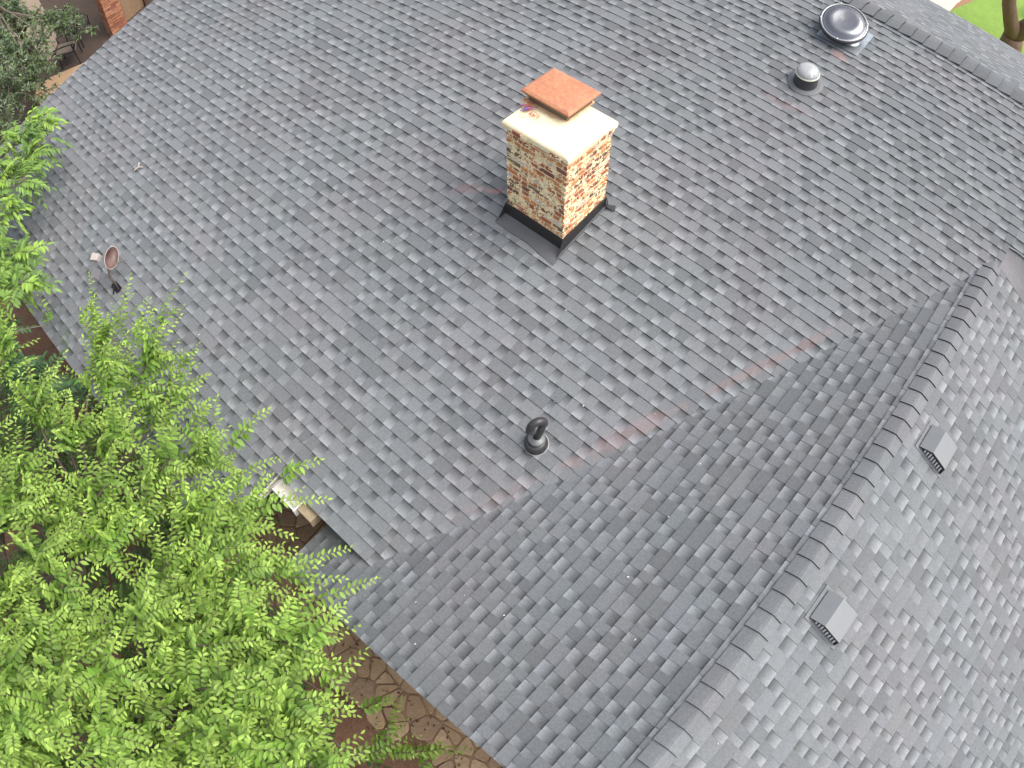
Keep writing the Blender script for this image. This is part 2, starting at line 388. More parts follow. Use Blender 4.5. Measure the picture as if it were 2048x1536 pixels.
# short white gutter and its tan end block in the inner corner
gt = MB(); gx0, gx1 = -2.86, -2.5
prof = [(-9.30,-2.03),(-9.31,-2.13),(-9.35,-2.17),(-9.42,-2.17),(-9.46,-2.12),(-9.47,-2.03),(-9.455,-2.03),(-9.445,-2.11),(-9.41,-2.155),(-9.355,-2.155),(-9.325,-2.12),(-9.315,-2.03)]
m_ = len(prof); gt.add([(x,y,z) for x in (gx0,gx1) for y,z in prof], [tuple(range(m_)), tuple(reversed(range(m_,2*m_)))]+[(i,(i+1)%m_,(i+1)%m_+m_,i+m_) for i in range(m_)])
gt.box(gx1-.004, gx1+.012, -9.475, -9.30, -2.175, -2.025); gt.box(gx0-.012, gx0+.004, -9.475, -9.30, -2.175, -2.025)
gt.build('gutter', m_white, house, bevel=.003)
gt = MB(); gt.box(gx1+.02, -2.27, -9.43, -9.30, -2.18, -2.03); gt.build('fascia_end', m_tan, house, bevel=.005)
dp = MB(); dp.tube([(-2.02,-9.83,-2.5),(-2.02,-9.83,-2.75),(-1.95,-9.7,-2.9),(-1.9,-9.66,-3.1),(-1.9,-9.66,-4.3),(-1.98,-9.78,-4.4)], .035, 8); dp.build('downspout', m_white, house, bevel=0)

# chimney: mortar core, single bricks, cream mortar smeared over them
m_mort = mat('cream_mortar', (.84,.70,.45), .9, noise=(16,.5,(.88,.78,.6), 60,.25,(.7,.54,.33)), bump=(50,.7))
def smear_mat():
    m = bpy.data.materials.new('smeared_brick'); m.use_nodes = True; t = m.node_tree; b = t.nodes['Principled BSDF']; b.inputs['Roughness'].default_value = .9
    a = t.nodes.new('ShaderNodeVertexColor'); a.layer_name = 'tint'; tc = t.nodes.new('ShaderNodeTexCoord')
    def noise(sc, d=5):
        n = t.nodes.new('ShaderNodeTexNoise'); n.inputs['Scale'].default_value = sc; n.inputs['Detail'].default_value = d; n.inputs['Roughness'].default_value = .7
        t.links.new(tc.outputs['Object'], n.inputs['Vector']); return n.outputs[0]
    def mix(f, c, c2, a0, a1):
        r = t.nodes.new('ShaderNodeMapRange'); r.inputs[1].default_value = a0; r.inputs[2].default_value = a1; t.links.new(f, r.inputs[0])
        x = t.nodes.new('ShaderNodeMixRGB'); t.links.new(r.outputs[0], x.inputs[0]); t.links.new(c, x.inputs[1]); x.inputs[2].default_value = (*c2, 1); return x.outputs[0]
    c = mix(noise(45), a.outputs[0], (.12,.06,.04), .55, .8)
    s1 = t.nodes.new('ShaderNodeMath'); s1.operation = 'ADD'; t.links.new(noise(9, 2), s1.inputs[0]); t.links.new(noise(34, 3), s1.inputs[1])
    c = mix(s1.outputs[0], c, (.88,.72,.44), 1.02, 1.05)
    t.links.new(c, b.inputs['Base Color'])
    bn = t.nodes.new('ShaderNodeBump'); bn.inputs['Strength'].default_value = .7; bn.inputs['Distance'].default_value = .006
    t.links.new(noise(40), bn.inputs['Height']); t.links.new(bn.outputs[0], b.inputs['Normal']); return m
chim = house                                # the chimney is a part of the house; its own pieces hang under it
CX0, CX1, CY0, CY1, CZT = -3.035, -2.235, -5.585, -4.86, .135
core = MB(); core.box(CX0+.008, CX1-.008, CY0+.008, CY1-.008, -1.6, CZT)
chimney = core.build('chimney', m_mort, house)
BR = [(.50,.19,.07),(.42,.13,.055),(.56,.24,.09),(.34,.09,.045),(.20,.075,.05),(.15,.10,.06),(.5,.21,.09),(.48,.18,.07),(.55,.45,.38),(.38,.12,.06),(.52,.22,.08)]
bk = MB(); row = 0; z = CZT-.066
while z > -1.45:
    for side in range(4):
        L0 = (CX1-CX0) if side % 2 == 0 else (CY1-CY0)
        x = -.11-.03*random.random() if (row+side) % 2 else -.02*random.random()
        while x < L0-.02:
            a_, b_ = max(x, 0)+.0, min(x+.200, L0); x += .222
            if b_-a_ < .03: continue
            c = jit(random.choice(BR), .15); pr_ = random.uniform(.0,.005); h0 = z+.011+.002*random.random(); h1 = z+.057
            q = .03
            if side == 0: bk.box(CX0+a_, CX0+b_, CY0-pr_, CY0+q, h0, h1, c)
            elif side == 1: bk.box(CX1-q, CX1+pr_, CY0+a_+.001, CY0+b_, h0+.0007, h1-.0007, c)
            elif side == 2: bk.box(CX0+a_, CX0+b_, CY1-q, CY1+pr_, h0+.0004, h1-.0004, c)
            else: bk.box(CX0-pr_, CX0+q, CY0+a_+.001, CY0+b_-.001, h0+.001, h1-.001, c)
    z -= .0705; row += 1
# proud top course
bk2 = bk
o = bk.build('brickwork', smear_mat(), chimney, bevel=.003)
m_crown = mat('cream_crown', (.84,.73,.46), .85, noise=(2.5,.8,(.90,.84,.70), 7,.55,(.74,.56,.30), 25,.35,(.82,.66,.4)), bump=(30,.4))
cr = MB()
def ring(z, e, k=.0): return [(CX0-e,CY0-e,z),(CX1+e,CY0-e,z),(CX1+e,CY1+e,z),(CX0-e,CY1+e,z)]
cr.add(ring(CZT,.035)+ring(CZT+.06,.038)+ring(CZT+.085,.02)+ring(CZT+.10,-.15), [(3,2,1,0)]+[(i+4*k,(i+1)%4+4*k,(i+1)%4+4*k+4,i+4*k+4) for k in range(3) for i in range(4)]+[(12,13,14,15)])
cr.build('crown', m_crown, chimney, bevel=.008)
# a few bricks show through the edge of the crown
m_eb = smear_mat()
def edge_brick(*q):
    e_ = MB(); e_.box(*q); e_.build('edge_brick', m_eb, chimney, bevel=.004)
edge_brick(-2.93,-2.73,CY0-.044,CY0-.002,CZT-.012,CZT+.042,(.34,.09,.055)); edge_brick(-2.44,-2.27,CY0-.044,CY0-.002,CZT-.012,CZT+.040,(.32,.08,.05))
edge_brick(CX1+.002,CX1+.044,-4.98,-4.89,CZT-.01,CZT+.045,(.38,.14,.08)); edge_brick(CX1+.002,CX1+.044,-5.15,-5.04,CZT-.012,CZT+.035,(.35,.12,.07))
edge_brick(-2.7,-2.52,CY0-.03,CY0-.006,CZT-.02,CZT-.002,(.42,.2,.1))
m_rust = mat('rusted_cap', (.42,.17,.10), .75, noise=(3.5,.8,(.50,.22,.15), 7,.8,(.36,.11,.06), 22,.5,(.55,.30,.12)), bump=(12,.35), metal=.0)
KX0, KX1, KY0, KY1, KZ = -3.13, -2.5, -5.265, -4.745, .375
kp = MB()
def kring(z, e): return [(KX0+e,KY0+e,z),(KX1-e,KY0+e,z),(KX1-e,KY1-e,z),(KX0+e,KY1-e,z)]
kp.add(kring(KZ-.022,.004)+kring(KZ-.020,0)+kring(KZ,0)+kring(KZ+.018,.03)+kring(KZ+.034,.15), [(i+4*k,(i+1)%4+4*k,(i+1)%4+4*k+4,i+4*k+4) for k in range(4) for i in range(4)]+[(16,17,18,19),(3,2,1,0)])
kp.build('chimney_cap', m_rust, chimney, bevel=.006)
m_curb = mat('weathered_curb', (.13,.105,.075), .8, noise=(10,.5,(.2,.12,.07)), bump=(30,.3))
kc = MB(); kc.box(-3.07,-2.56,-5.21,-4.80,CZT+.08,KZ-.02); kc.box(-3.10,-2.53,-5.238,-4.772,KZ-.06,KZ-.024)
kc.build('cap_curb', m_curb, chimney, bevel=.004)
m_stain = mat('rust_stain', (.62,.36,.17), .85, noise=(14,.9,(.8,.62,.36)), bump=(30,.2))
q = MB(); ring_ = []
for i in range(26):
    a_ = 2*math.pi*i/26; ux, uy = math.cos(a_), math.sin(a_); k_ = min(.26/max(abs(ux),1e-6), .215/max(abs(uy),1e-6)); k_ = k_*(1.02+random.uniform(.0,.12)+(.14 if uy < -.3 and ux < .55 else 0))
    ring_.append((-2.815+ux*k_, -5.005+uy*k_, CZT+.1035))
q.add(ring_+[(-2.815,-5.005,CZT+.1035)], [(i,(i+1)%26,26) for i in range(26)]); q.build('rust_stain', m_stain, chimney)
m_flash = mat('black_flashing', (.022,.020,.021), .5, noise=(8,.4,(.035,.033,.033)), bump=(10,.15))
fb = MB(); e = .016
def rz(y): return y*math.tan(AL)
y0, y1 = CY0-e, CY1+e
def quadbox(pts_out, pts_in): 
    fb.add(pts_out+pts_in, [(0,1,2,3),(7,6,5,4),(0,4,5,1),(1,5,6,2),(2,6,7,3),(3,7,4,0)])
zt0, zt1 = -.995, -.90
for (a, b) in (((CX0-e,y0),(CX1+e,y0)),((CX1+e,y0),(CX1+e,y1)),((CX1+e,y1),(CX0-e,y1)),((CX0-e,y1),(CX0-e,y0))):
    zz = lambda q: zt0 if q[1] == y0 else zt1
    cxm, cym = (CX0+CX1)/2, (CY0+CY1)/2
    inn = lambda q: (q[0]+(.014 if q[0] < cxm else -.014), q[1]+(.014 if q[1] < cym else -.014))
    A_, B_ = inn(a), inn(b)
    quadbox([(a[0],a[1],rz(a[1])-.05),(b[0],b[1],rz(b[1])-.05),(b[0],b[1],zz(b)),(a[0],a[1],zz(a))],
            [(A_[0],A_[1],rz(a[1])-.05),(B_[0],B_[1],rz(b[1])-.05),(B_[0],B_[1],zz(b)),(A_[0],A_[1],zz(a))])
# flared corner ears and side pan
def strip(pts_, w0, w1):
    k = len(fb.v); fb.add([(p[0]-w0,p[1],p[2]+w1) for p in pts_]+[(p[0]+w0,p[1],p[2]+w1) for p in pts_], [(i,i+1,i+1+len(pts_),i+len(pts_)) for i in range(len(pts_)-1)])
for cxx, sgn in ((CX0-e,-1),(CX1+e,1)):
    fb.add([(cxx,y0,-1.0),(cxx,y0,rz(y0)+.02),(cxx+sgn*.035,y0-.13,rz(y0-.13)+.02),(cxx+sgn*.015,y0-.10,rz(y0-.10)+.03),(cxx+sgn*.004,y0-.02,-1.04),(cxx-sgn*.012,y0-.005,rz(y0)+.03),(cxx+sgn*.012,y0-.13,rz(y0-.13)+.022)],
           [(0,1,2,3,4),(1,5,6,2)])
fb.add([(CX1+e,y1,-.9),(CX1+e+.03,y1+.0,rz(y1)+.03),(CX1+e+.1,y1+.05,rz(y1)+.025),(CX1+e+.14,y1-.03,rz(y1-.03)+.02),(CX1+e+.04,y1-.05,rz(y1)+.04)], [(0,1,4),(1,2,3,4)])
fb.build('flashing', m_flash, chimney)
ap = MB()
def PAb(x, y, h): s = -y/ca; return PA(x, s, h)
xs = [CX0-.06, -2.9, -2.6, -2.4, CX1+.05]
ap.add([PAb(x,y0+.01,.03) for x in xs]+[PAb(x,y0-.03,.024) for x in xs]+[PAb(x+(.02 if i in(0,) else 0),y0-.14-(.0,.01,.0,.03,.05)[i],.019) for i, x in enumerate(xs)]+[PAb(x,y0-.145-(.0,.01,.0,.03,.05)[i],.0) for i, x in enumerate(xs)],
       [(i+5*k,i+1+5*k,i+6+5*k,i+5+5*k) for k in range(3) for i in range(4)])
ap.add([PAb(CX1+.02,y0,.016),PAb(CX1+.045,y0,.016),PAb(CX1+.045,y1,.016),PAb(CX1+.02,y1,.016),PAb(CX1+.02,y0,.024),PAb(CX1+.045,y0,.024),PAb(CX1+.045,y1,.024),PAb(CX1+.02,y1,.024)],
       [(4,5,6,7),(0,4,7,3),(1,2,6,5),(0,1,5,4)])
ap.build('apron', mat('grey_apron', (.085,.085,.09), .55, noise=(5,.5,(.11,.11,.115)), bump=(8,.25)), chimney)
# ---------------------------------------------------------------- things fixed to the roof
def local(mb, name, m, parent, **k):
    o = mb.build(name, m, None, **k); o.parent = parent; return o
# slant-back static vents
m_hood = mat('hood_grey', (.155,.165,.17), .4, noise=(9,.4,(.18,.18,.185)), bump=(20,.1))
m_blk = mat('black_metal', (.018,.016,.018), .45)
m_slat = mat('louver_light', (.62,.62,.62), .5)
tb = math.tan(BE)
def make_vent():
    root = tag(empty('roof_vent'), 'grey slant back roof vent nearer the chimney side of the wing ridge', 'roof vent', 'slant back vents beside the wing ridge')
    W2 = .152; HP = [(0,.020),(.142,.062),(.335,-.030)]; t_ = .005      # hood profile: roof level, ridge bend, downhill lip
    h = MB(); pr_ = [HP[0],HP[1],(.147,.060),HP[2],(.338,-.034)]
    top = [(x,s*W2,z) for s in (-1,1) for x,z in pr_]; k = len(pr_)
    bot = [(x,s*(W2-.004),z-t_) for s in (-1,1) for x,z in pr_]
    fs = [(i,i+1,k+i+1,k+i) for i in range(k-1)]+[(2*k+i,3*k+i,3*k+i+1,2*k+i+1) for i in range(k-1)]
    fs += [(i,2*k+i,2*k+i+1,i+1) for i in range(k-1)]+[(k+i,k+i+1,3*k+i+1,3*k+i) for i in range(k-1)]+[(0,k,3*k,2*k),(k-1,3*k-1,4*k-1,2*k-1)]
    h.add(top+bot, fs); local(h, 'hood', m_hood, root)
    f = MB()
    for s in (-1,1):
        y = s*(W2-.006); yi = s*(W2-.016)
        up = [(0,.014),(.142,.056),(.333,-.036)]; lo = [(0.0,.004),(.137,.022),(.325,-.066)]
        for i in range(2):
            a0,a1,b0,b1 = up[i],up[i+1],lo[i],lo[i+1]
            v = [(a0[0],y,a0[1]),(a1[0],y,a1[1]),(b1[0],y,b1[1]),(b0[0],y,b0[1])]
            f.add(v+[(p[0],yi,p[2]) for p in v], [(0,1,2,3),(7,6,5,4),(0,4,5,1),(1,5,6,2),(2,6,7,3),(3,7,4,0)])
        yb = s*(W2-.024)
        f.add([(0,yb,0.002),(.142,yb,.055),(.331,yb,-.036),(.331,yb,-.331*tb-.004),(0,yb,-.005)], [(0,1,2,3,4)])
    f.box(.322,.337,-W2+.004,W2-.004,-.34*tb,-.037)
    local(f, 'frame', m_blk, root)
    for s in (-1,1):
        for i in range(9):
            x = .04+i*.0325; zu = .006+x*.13 if x < .137 else .022-(x-.137)*.47; zb = -x*tb+.012
            if zu-zb < .02: continue
            sl_ = MB(); sl_.obox((x,s*(W2-.006),(zu+zb)/2), (.0085,0,0), (0,.004,0), (0,0,(zu-zb)/2)); local(sl_, 'louver', m_slat, root)
    fl_ = MB(); fl_.add([(-.04,-W2-.03,.04*tb+.003),(.35,-W2-.03,-.35*tb+.003),(.35,W2+.03,-.35*tb+.003),(-.04,W2+.03,.04*tb+.003),
                         (-.04,-W2-.03,.04*tb-.012),(.35,-W2-.03,-.35*tb-.012),(.35,W2+.03,-.35*tb-.012),(-.04,W2+.03,.04*tb-.012)], [(0,1,2,3),(4,7,6,5),(0,4,5,1),(1,5,6,2),(2,6,7,3),(3,7,4,0)], BASE)
    local(fl_, 'flange', M_SH, root)
    return root
def copy_tree(o, parent=None):
    c = o.copy(); COL.objects.link(c)
    if parent is not None: c.parent = parent
    for ch in list(o.children): copy_tree(ch, c)
    return c
v1 = make_vent(); v2 = copy_tree(v1)
v1.location = (1.985, -5.25, ZW-(1.985-XW)*tb+.012); v2.location = (1.995, -7.30, ZW-(1.995-XW)*tb+.012)
v1['label'] = 'grey slant back roof vent farther up the wing ridge, right above the other one'
v2['label'] = 'grey slant back roof vent nearer the viewer, lower right of the picture'

# plumbing vent with a goose neck
m_pipe = mat('black_pipe', (.035,.033,.034), .38, noise=(20,.3,(.06,.06,.06)))
m_boot = mat('boot_metal', (.16,.165,.165), .42, noise=(14,.5,(.08,.08,.08)), metal=.2)
px, py = -1.015, -7.385; pz = py*math.tan(AL)
root = tag(empty('vent_pipe', (px,py,pz)), 'black plumbing vent pipe with a goose neck elbow and a round boot, below the chimney', 'vent pipe')
tilt = Matrix.Rotation(AL, 4, 'X')
b_ = MB(); b_.lathe([(.122,.004),(.120,.03),(.116,.07),(.104,.095),(.086,.108),(.070,.110)], 32, Matrix.Translation((px,py,pz)) @ tilt)
b_.build('boot', m_pipe, root, smooth=True)
b_ = MB(); b_.lathe([(.088,.112),(.088,.126),(.074,.134),(.052,.150),(.036,.155)], 32, Matrix.Translation((px,py,pz)))
b_.build('storm_collar', m_boot, root, smooth=True)
b_ = MB(); b_.lathe([(.120,.014),(.127,.015),(.128,.012)], 32, Matrix.Translation((px,py,pz)) @ tilt); b_.build('boot_ring', mat('bright_rim', (.34,.34,.34), .5), root, smooth=True)
dx, dy = -.42, -.9; L_ = math.hypot(dx, dy); dx /= L_; dy /= L_
b_ = MB(); b_.tube([(px,py,pz+.12),(px+.05,py+.035,pz+.44)], .036, 24); b_.lathe([(.036,.44),(.043,.442),(.043,.455),(.036,.457)], 24, Matrix.Translation((px+.05,py+.035,pz)))
b_.build('pipe', m_pipe, root, smooth=True)
b_ = MB(); rr = .068; lx, ly = .05, .035; cpts = []
for i in range(13):
    a = math.pi*i/12; q = rr*(1-math.cos(a)); cpts.append((px+lx+dx*q, py+ly+dy*q, pz+.455+rr*math.sin(a)))
cpts.append((px+lx+dx*2*rr, py+ly+dy*2*rr, pz+.43)); b_.tube(cpts, .040, 24, cap=False)
b_.tube([(px+lx+dx*2*rr, py+ly+dy*2*rr, pz+.43),(px+lx+dx*2*rr, py+ly+dy*2*rr, pz+.40)], .046, 24)
b_.build('elbow', m_pipe, root, smooth=True)

# tubular skylight
tx, ty = -1.40, -1.87; tz = ty*math.tan(AL)
root = tag(empty('tube_skylight', (tx,ty,tz)), 'small round tube skylight with a white dome on a dark collar, near the main ridge', 'skylight')
T0 = Matrix.Translation((tx,ty,tz)); axis = T0 @ Matrix.Rotation(R(9), 4, 'X')
b_ = MB(); b_.lathe([(.235,.008),(.235,.016),(.19,.02),(.158,.022)], 32, T0 @ tilt); b_.build('flange', mat('grey_flange', (.14,.145,.15), .6, noise=(8,.5,(.12,.12,.125))), root, smooth=True)
b_ = MB(); b_.lathe([(.158,.0),(.155,.05),(.147,.165),(.149,.168),(.149,.178),(.13,.18)], 40, axis); b_.build('collar', mat('dark_collar', (.05,.05,.052), .45), root, smooth=True)
b_ = MB(); b_.lathe([(.153,.172),(.158,.178),(.158,.188),(.150,.194)], 40, axis); b_.build('dome_ring', mat('cream_ring', (.62,.62,.50), .35), root, smooth=True)
m_acr = mat('acrylic', (.92,.93,.92), .06, spec=.9); 
b_ = MB(); b_.lathe([(.150,.192),(.148,.21),(.136,.238),(.112,.262),(.078,.278),(.04,.287),(.001,.289)], 40, axis); dm = b_.build('dome', m_acr, root, smooth=True)
t = m_acr.node_tree; gl = t.nodes.new('ShaderNodeBsdfGlass'); gl.inputs['Roughness'].default_value = .05; gl.inputs['IOR'].default_value = 1.2; ms = t.nodes.new('ShaderNodeMixShader'); ms.inputs[0].default_value = .62
t.links.new(t.nodes['Principled BSDF'].outputs[0], ms.inputs[1]); t.links.new(gl.outputs[0], ms.inputs[2]); t.links.new(ms.outputs[0], t.nodes['Material Output'].inputs[0])
b_ = MB()
for i in range(9):
    a = i*.7; b_.obox((0,0,0), (.03,0,0), (0,.007,0), (0,0,.012)) if False else None
    p0 = axis @ Vector((.115*math.cos(a), .115*math.sin(a), .2)); p1 = axis @ Vector((.05*math.cos(a+.5), .05*math.sin(a+.5), .235)); b_.tube([p0, p1], .010, 6)
b_.build('reflector', mat('mirror_reflector', (.25,.26,.27), .25, metal=.6), root)

# dome topped exhaust vent by the ridge
vx, vy = -1.40, -.74; vz = vy*math.tan(AL)
root = tag(empty('dome_vent', (vx,vy,vz)), 'large round dome vent with a shiny dished cover, beside the main ridge caps', 'roof vent')
m_cov = mat('shiny_cover', (.23,.23,.245), .2, metal=.85, noise=(5,.4,(.15,.15,.16)), bump=(2.2,1.0))
m_rim = mat('dark_rim', (.03,.03,.035), .3)
HV = Matrix.Translation((-1.465,-.805,.055)) @ Matrix.Rotation(AL+.16, 4, 'X') @ Matrix.Rotation(.06, 4, 'Y')
b_ = MB(); b_.lathe([(.306,.0),(.318,-.006),(.326,.006),(.318,.018),(.305,.014)], 56, HV); b_.build('rim', mat('bright_rolled_rim', (.42,.42,.42), .25, metal=.7), root, smooth=True)
b_ = MB(); b_.lathe([(.322,-.001),(.336,-.002),(.336,-.045),(.30,-.044),(.10,-.04)], 56, HV); b_.build('rim_underside', m_rim, root, smooth=True)
b_ = MB(); b_.lathe([(.306,.008),(.296,.004),(.286,.014),(.262,.045),(.225,.064),(.19,.070),(.15,.066),(.08,.058),(.001,.055)], 56, HV); b_.build('cover', m_cov, root, smooth=True)
m_bolt = mat('bright_bolt', (.8,.8,.8), .3, metal=.5)
for a in (.55, 2.2, 3.55, 4.9):
    b_ = MB(); b_.lathe([(.010,0),(.010,.012),(.004,.016),(.0005,.016)], 10, HV @ Matrix.Translation((.318*math.cos(a), .318*math.sin(a), .012))); b_.build('bolt', m_bolt, root, smooth=True)
m_galv = mat('galvanised', (.48,.52,.55), .32, metal=.7, noise=(9,.5,(.3,.33,.36)))
b_ = MB(); b_.lathe([(.235,.0),(.20,.03),(.185,.06),(.18,.22)], 40, Matrix.Translation((vx,vy,vz))); b_.build('neck', m_galv, root, smooth=True)
b_ = MB(); fl4 = [PA(x,s,h) for h in (.016,.022) for x,s in ((vx-.32,.50),(vx+.30,.50),(vx+.30,1.03),(vx-.32,1.03))]
b_.add(fl4, [(4,5,6,7),(3,2,1,0),(0,1,5,4),(1,2,6,5),(2,3,7,6),(3,0,4,7)]); b_.build('flange', m_galv, root)

# small satellite dish seen from behind, at the lower west end of the roof
sx, sy = -6.55, -9.2; sz = sy*math.tan(AL)
root = tag(empty('satellite_dish', (sx,sy,sz)), 'small brown satellite dish on a bent black mast, low on the roof at far left', 'satellite dish')
b_ = MB(); b_.obox((sx,sy,sz+.012), (.09,0,0), (0,.05*ca,.05*sa), (0,0,.006)); b_.obox((sx-.04,sy,sz+.04), (.01,0,0), (0,.03,.006), (0,0,.035)); b_.obox((sx+.04,sy,sz+.04), (.01,0,0), (0,.03,.006), (0,0,.035))
b_.tube([(sx+.05,sy-.09,sz+.0),(sx,sy,sz+.1)], .010, 6); b_.build('foot', m_blk, root)
b_ = MB(); mp_ = [(sx,sy,sz+.03),(sx+.0,sy,sz+.20),(sx-.05,sy+.05,sz+.36),(sx-.07,sy+.06,sz+.46)]; b_.tube(mp_, .018, 10); b_.tube([(sx+.07,sy,sz+.03),(sx-.03,sy+.03,sz+.33)], .008, 6)
b_.build('mast', mat('aged_mast', (.16,.13,.11), .5), root, smooth=True)
DM = Matrix.Translation((sx-.06,sy+.10,sz+.46)) @ Vector((.75,.55,.25)).to_track_quat('Z','Y').to_matrix().to_4x4() @ Matrix.Diagonal((.85,.62,1.2,1))
b_ = MB(); b_.lathe([(.001,0),(.07,.008),(.13,.028),(.185,.06),(.188,.058),(.13,.02),(.07,-.001),(.001,-.008)], 28, DM); b_.build('reflector_dish', mat('brown_dish', (.11,.06,.05), .4, noise=(6,.35,(.3,.2,.17))), root, smooth=True)
b_ = MB(); b_.lathe([(.183,.057),(.192,.060),(.192,.065),(.183,.063)], 28, DM); b_.build('dish_rim', mat('pale_rim', (.5,.45,.4), .4), root, smooth=True)
b_ = MB(); p0 = DM @ Vector((0,-.17,.04)); p1 = DM @ Vector((0,-.12,.25)); b_.tube([p0,p1], .009, 6); b_.build('arm', mat('grey_arm', (.25,.23,.22), .5), root)
b_ = MB(); b_.obox((sx-.26,sy-.0,sz+.42), (.052,.03,0), (-.024,.042,.012), (0,-.006,.035)); b_.build('lnb_box', mat('pale_box', (.42,.36,.34), .5), root, bevel=.006)
b_ = MB(); b_.obox((sx-.13,sy-.12,sz+.33), (.075,.02,0), (-.02,.05,.03), (0,-.004,.006)); b_.build('mount_plate', mat('grey_plate', (.19,.18,.19), .5), root, bevel=.003)

# tangle of wire left on the chimney crown
root = tag(empty('wire_tangle', (-2.98,-5.34,CZT+.1)), 'tangle of thin red and blue wire left on the cream chimney top', 'wire')
def scribble(cx_, cy_, r_, turns, n, seed, amp):
    rr_ = random.Random(seed); pts = []; ph = rr_.random()*6
    for i in range(n):
        a = ph+turns*2*math.pi*i/n; rad = r_*(.7+.5*math.sin(a*.37+ph)*rr_.uniform(.7,1.2)); pts.append((cx_+rad*math.cos(a)*1.3+amp*math.sin(a*2.3), cy_+rad*math.sin(a)*.8+amp*math.cos(a*1.7), CZT+.112+.02*abs(math.sin(a*1.3))))
    return pts
b_ = MB(); b_.tube(scribble(-2.98,-5.33,.042,6,90,1,.02), .0024, 5); b_.tube(scribble(-2.86,-5.38,.045,2.2,40,2,.01), .003, 5); b_.tube(scribble(-3.03,-5.22,.04,1.6,30,6,.02), .003, 5); b_.build('red_wire', mat('red_wire', (.42,.07,.07), .5), root)
b_ = MB(); b_.tube(scribble(-2.98,-5.35,.032,4,60,3,.015), .0026, 5); b_.tube([(-3.0,-5.42,CZT+.125),(-2.95,-5.33,CZT+.135),(-2.90,-5.27,CZT+.125)], .005, 6); b_.build('blue_wire', mat('blue_wire', (.16,.12,.32), .5), root)
b_ = MB(); b_.tube(scribble(-2.93,-5.45,.05,1.1,26,4,.01), .002, 5); b_.build('thin_wire', mat('olive_wire', (.45,.45,.2), .5), root)

# roofing litter
lt = MB()
for i in range(46):
    if random.random() < .6: x, s_ = random.uniform(-6,1), random.uniform(1,9.2); P0 = PA(x,s_,.014)
    else: x, s_ = random.uniform(-9.7,-4), random.uniform(.3,3.6); P0 = PB(x,s_,.014) if random.random() < .6 else PC(x,s_,.014)
    a = random.random()*6.3; l = random.uniform(.004,.010)
    lt.obox(P0, (l*math.cos(a), l*math.sin(a), 0), (-.3*l*math.sin(a), .3*l*math.cos(a), 0), (0,0,.002), jit((.75,.75,.72),.2))
tag(lt.build('roofing_litter', mat('litter', attr=True, rough=.4)), kind='stuff')
tw = MB(); bx_, by_ = PA(-7.95, 8.05, .02)[:2]
for a0, l in ((.4,.09),(2.4,.07),(4.6,.08)):
    z0 = by_*math.tan(AL)+.03; tw.tube([(bx_,by_,z0),(bx_+l*math.cos(a0),by_+l*math.sin(a0),z0+l*math.sin(a0)*math.tan(AL)+.01)], .008, 5)
tag(tw.build('twig', mat('pale_twig', (.5,.42,.36), .8)), 'small pale forked twig lying on the roof by the west gable', 'twig')

# ---------------------------------------------------------------- beyond the west gable
# brick pillar
M_BRK = smear_mat()
root = tag(empty('brick_pillar', (-16.7,-4.75,GZ)), 'tall orange brick pillar standing beyond the far corner of the roof', 'pillar')
b_ = MB(); b_.box(-17.02,-16.63,-4.95,-4.52,GZ,-1.6); b_.build('core', mat('pillar_mortar', (.34,.2,.13), .9), root)
b_ = MB(); z = GZ+.01; k = 0
while z < -1.7:
    for side in range(4):
        x = 0 if (k+side) % 2 else -.1
        while x < .42:
            a_, b2 = max(x,0), min(x+.2,.42); x += .21
            if b2-a_ < .03: continue
            c = jit(random.choice([(.46,.2,.11),(.40,.16,.09),(.5,.25,.14),(.32,.12,.08)]), .12)
            X0, X1, Y0, Y1 = -17.03,-16.61,-4.96,-4.51
            if side == 0: b_.box(X0+a_*.99, X0+b2*.99, Y0-.004, Y0+.03, z, z+.06, c)
            if side == 1: b_.box(X1-.03, X1+.004, Y0+a_*1.05+.001, Y0+b2*1.05, z+.001, z+.059, c)
            if side == 2: b_.box(X0+a_*.99, X0+b2*.99, Y1-.03, Y1+.004, z, z+.06, c)
            if side == 3: b_.box(X0-.004, X0+.03, Y0+a_*1.05+.001, Y0+b2*1.05, z+.001, z+.059, c)
    z += .069; k += 1
b_.build('brickwork', mat('pillar_brick', attr=True, rough=.9, noise=(30,.4,(.2,.08,.05)), bump=(40,.5)), root)
# tan board fence, a dark gap, then a dark shed wall
root = tag(empty('board_fence', (-17,-4,GZ)), 'tan board fence running behind the orange brick pillar', 'fence')
b_ = MB()
for i in range(7): b_.box(-17.0-.04*i, -16.97-.04*i, -4.46+i*.105, -4.46+i*.105+.1, GZ, -2.6, jit((.30,.20,.12),.12))
b_.build('board', mat('fence_board', attr=True, rough=.85, noise=(12,.4,(.2,.13,.08)), bump=(30,.4)), root)
b_ = MB(); b_.box(-17.22,-17.12,-3.72,-3.62,GZ,-2.5); b_.build('post', m_brown, root)
root = tag(empty('shed', (-18,-1.5,GZ)), 'dark brown shed wall at the far end of the side terrace', 'shed')
b_ = MB(); b_.box(-19.5,-17.4,-3.4,2,GZ,-2.3); b_.build('wall', mat('dark_siding', (.045,.03,.025), .9, noise=(8,.5,(.08,.05,.04)), bump=(14,.4)), root)
b_ = MB(); b_.add([(-19.8,-3.6,-2.32),(-17.2,-3.6,-2.32),(-17.2,2.2,-2.32),(-19.8,2.2,-2.32),(-19.8,-3.6,-2.2),(-17.2,-3.6,-2.25),(-17.2,2.2,-2.25),(-19.8,2.2,-2.2)], [(4,5,6,7),(3,2,1,0),(0,1,5,4),(1,2,6,5),(2,3,7,6),(3,0,4,7)]); b_.build('roof', m_deck, root)
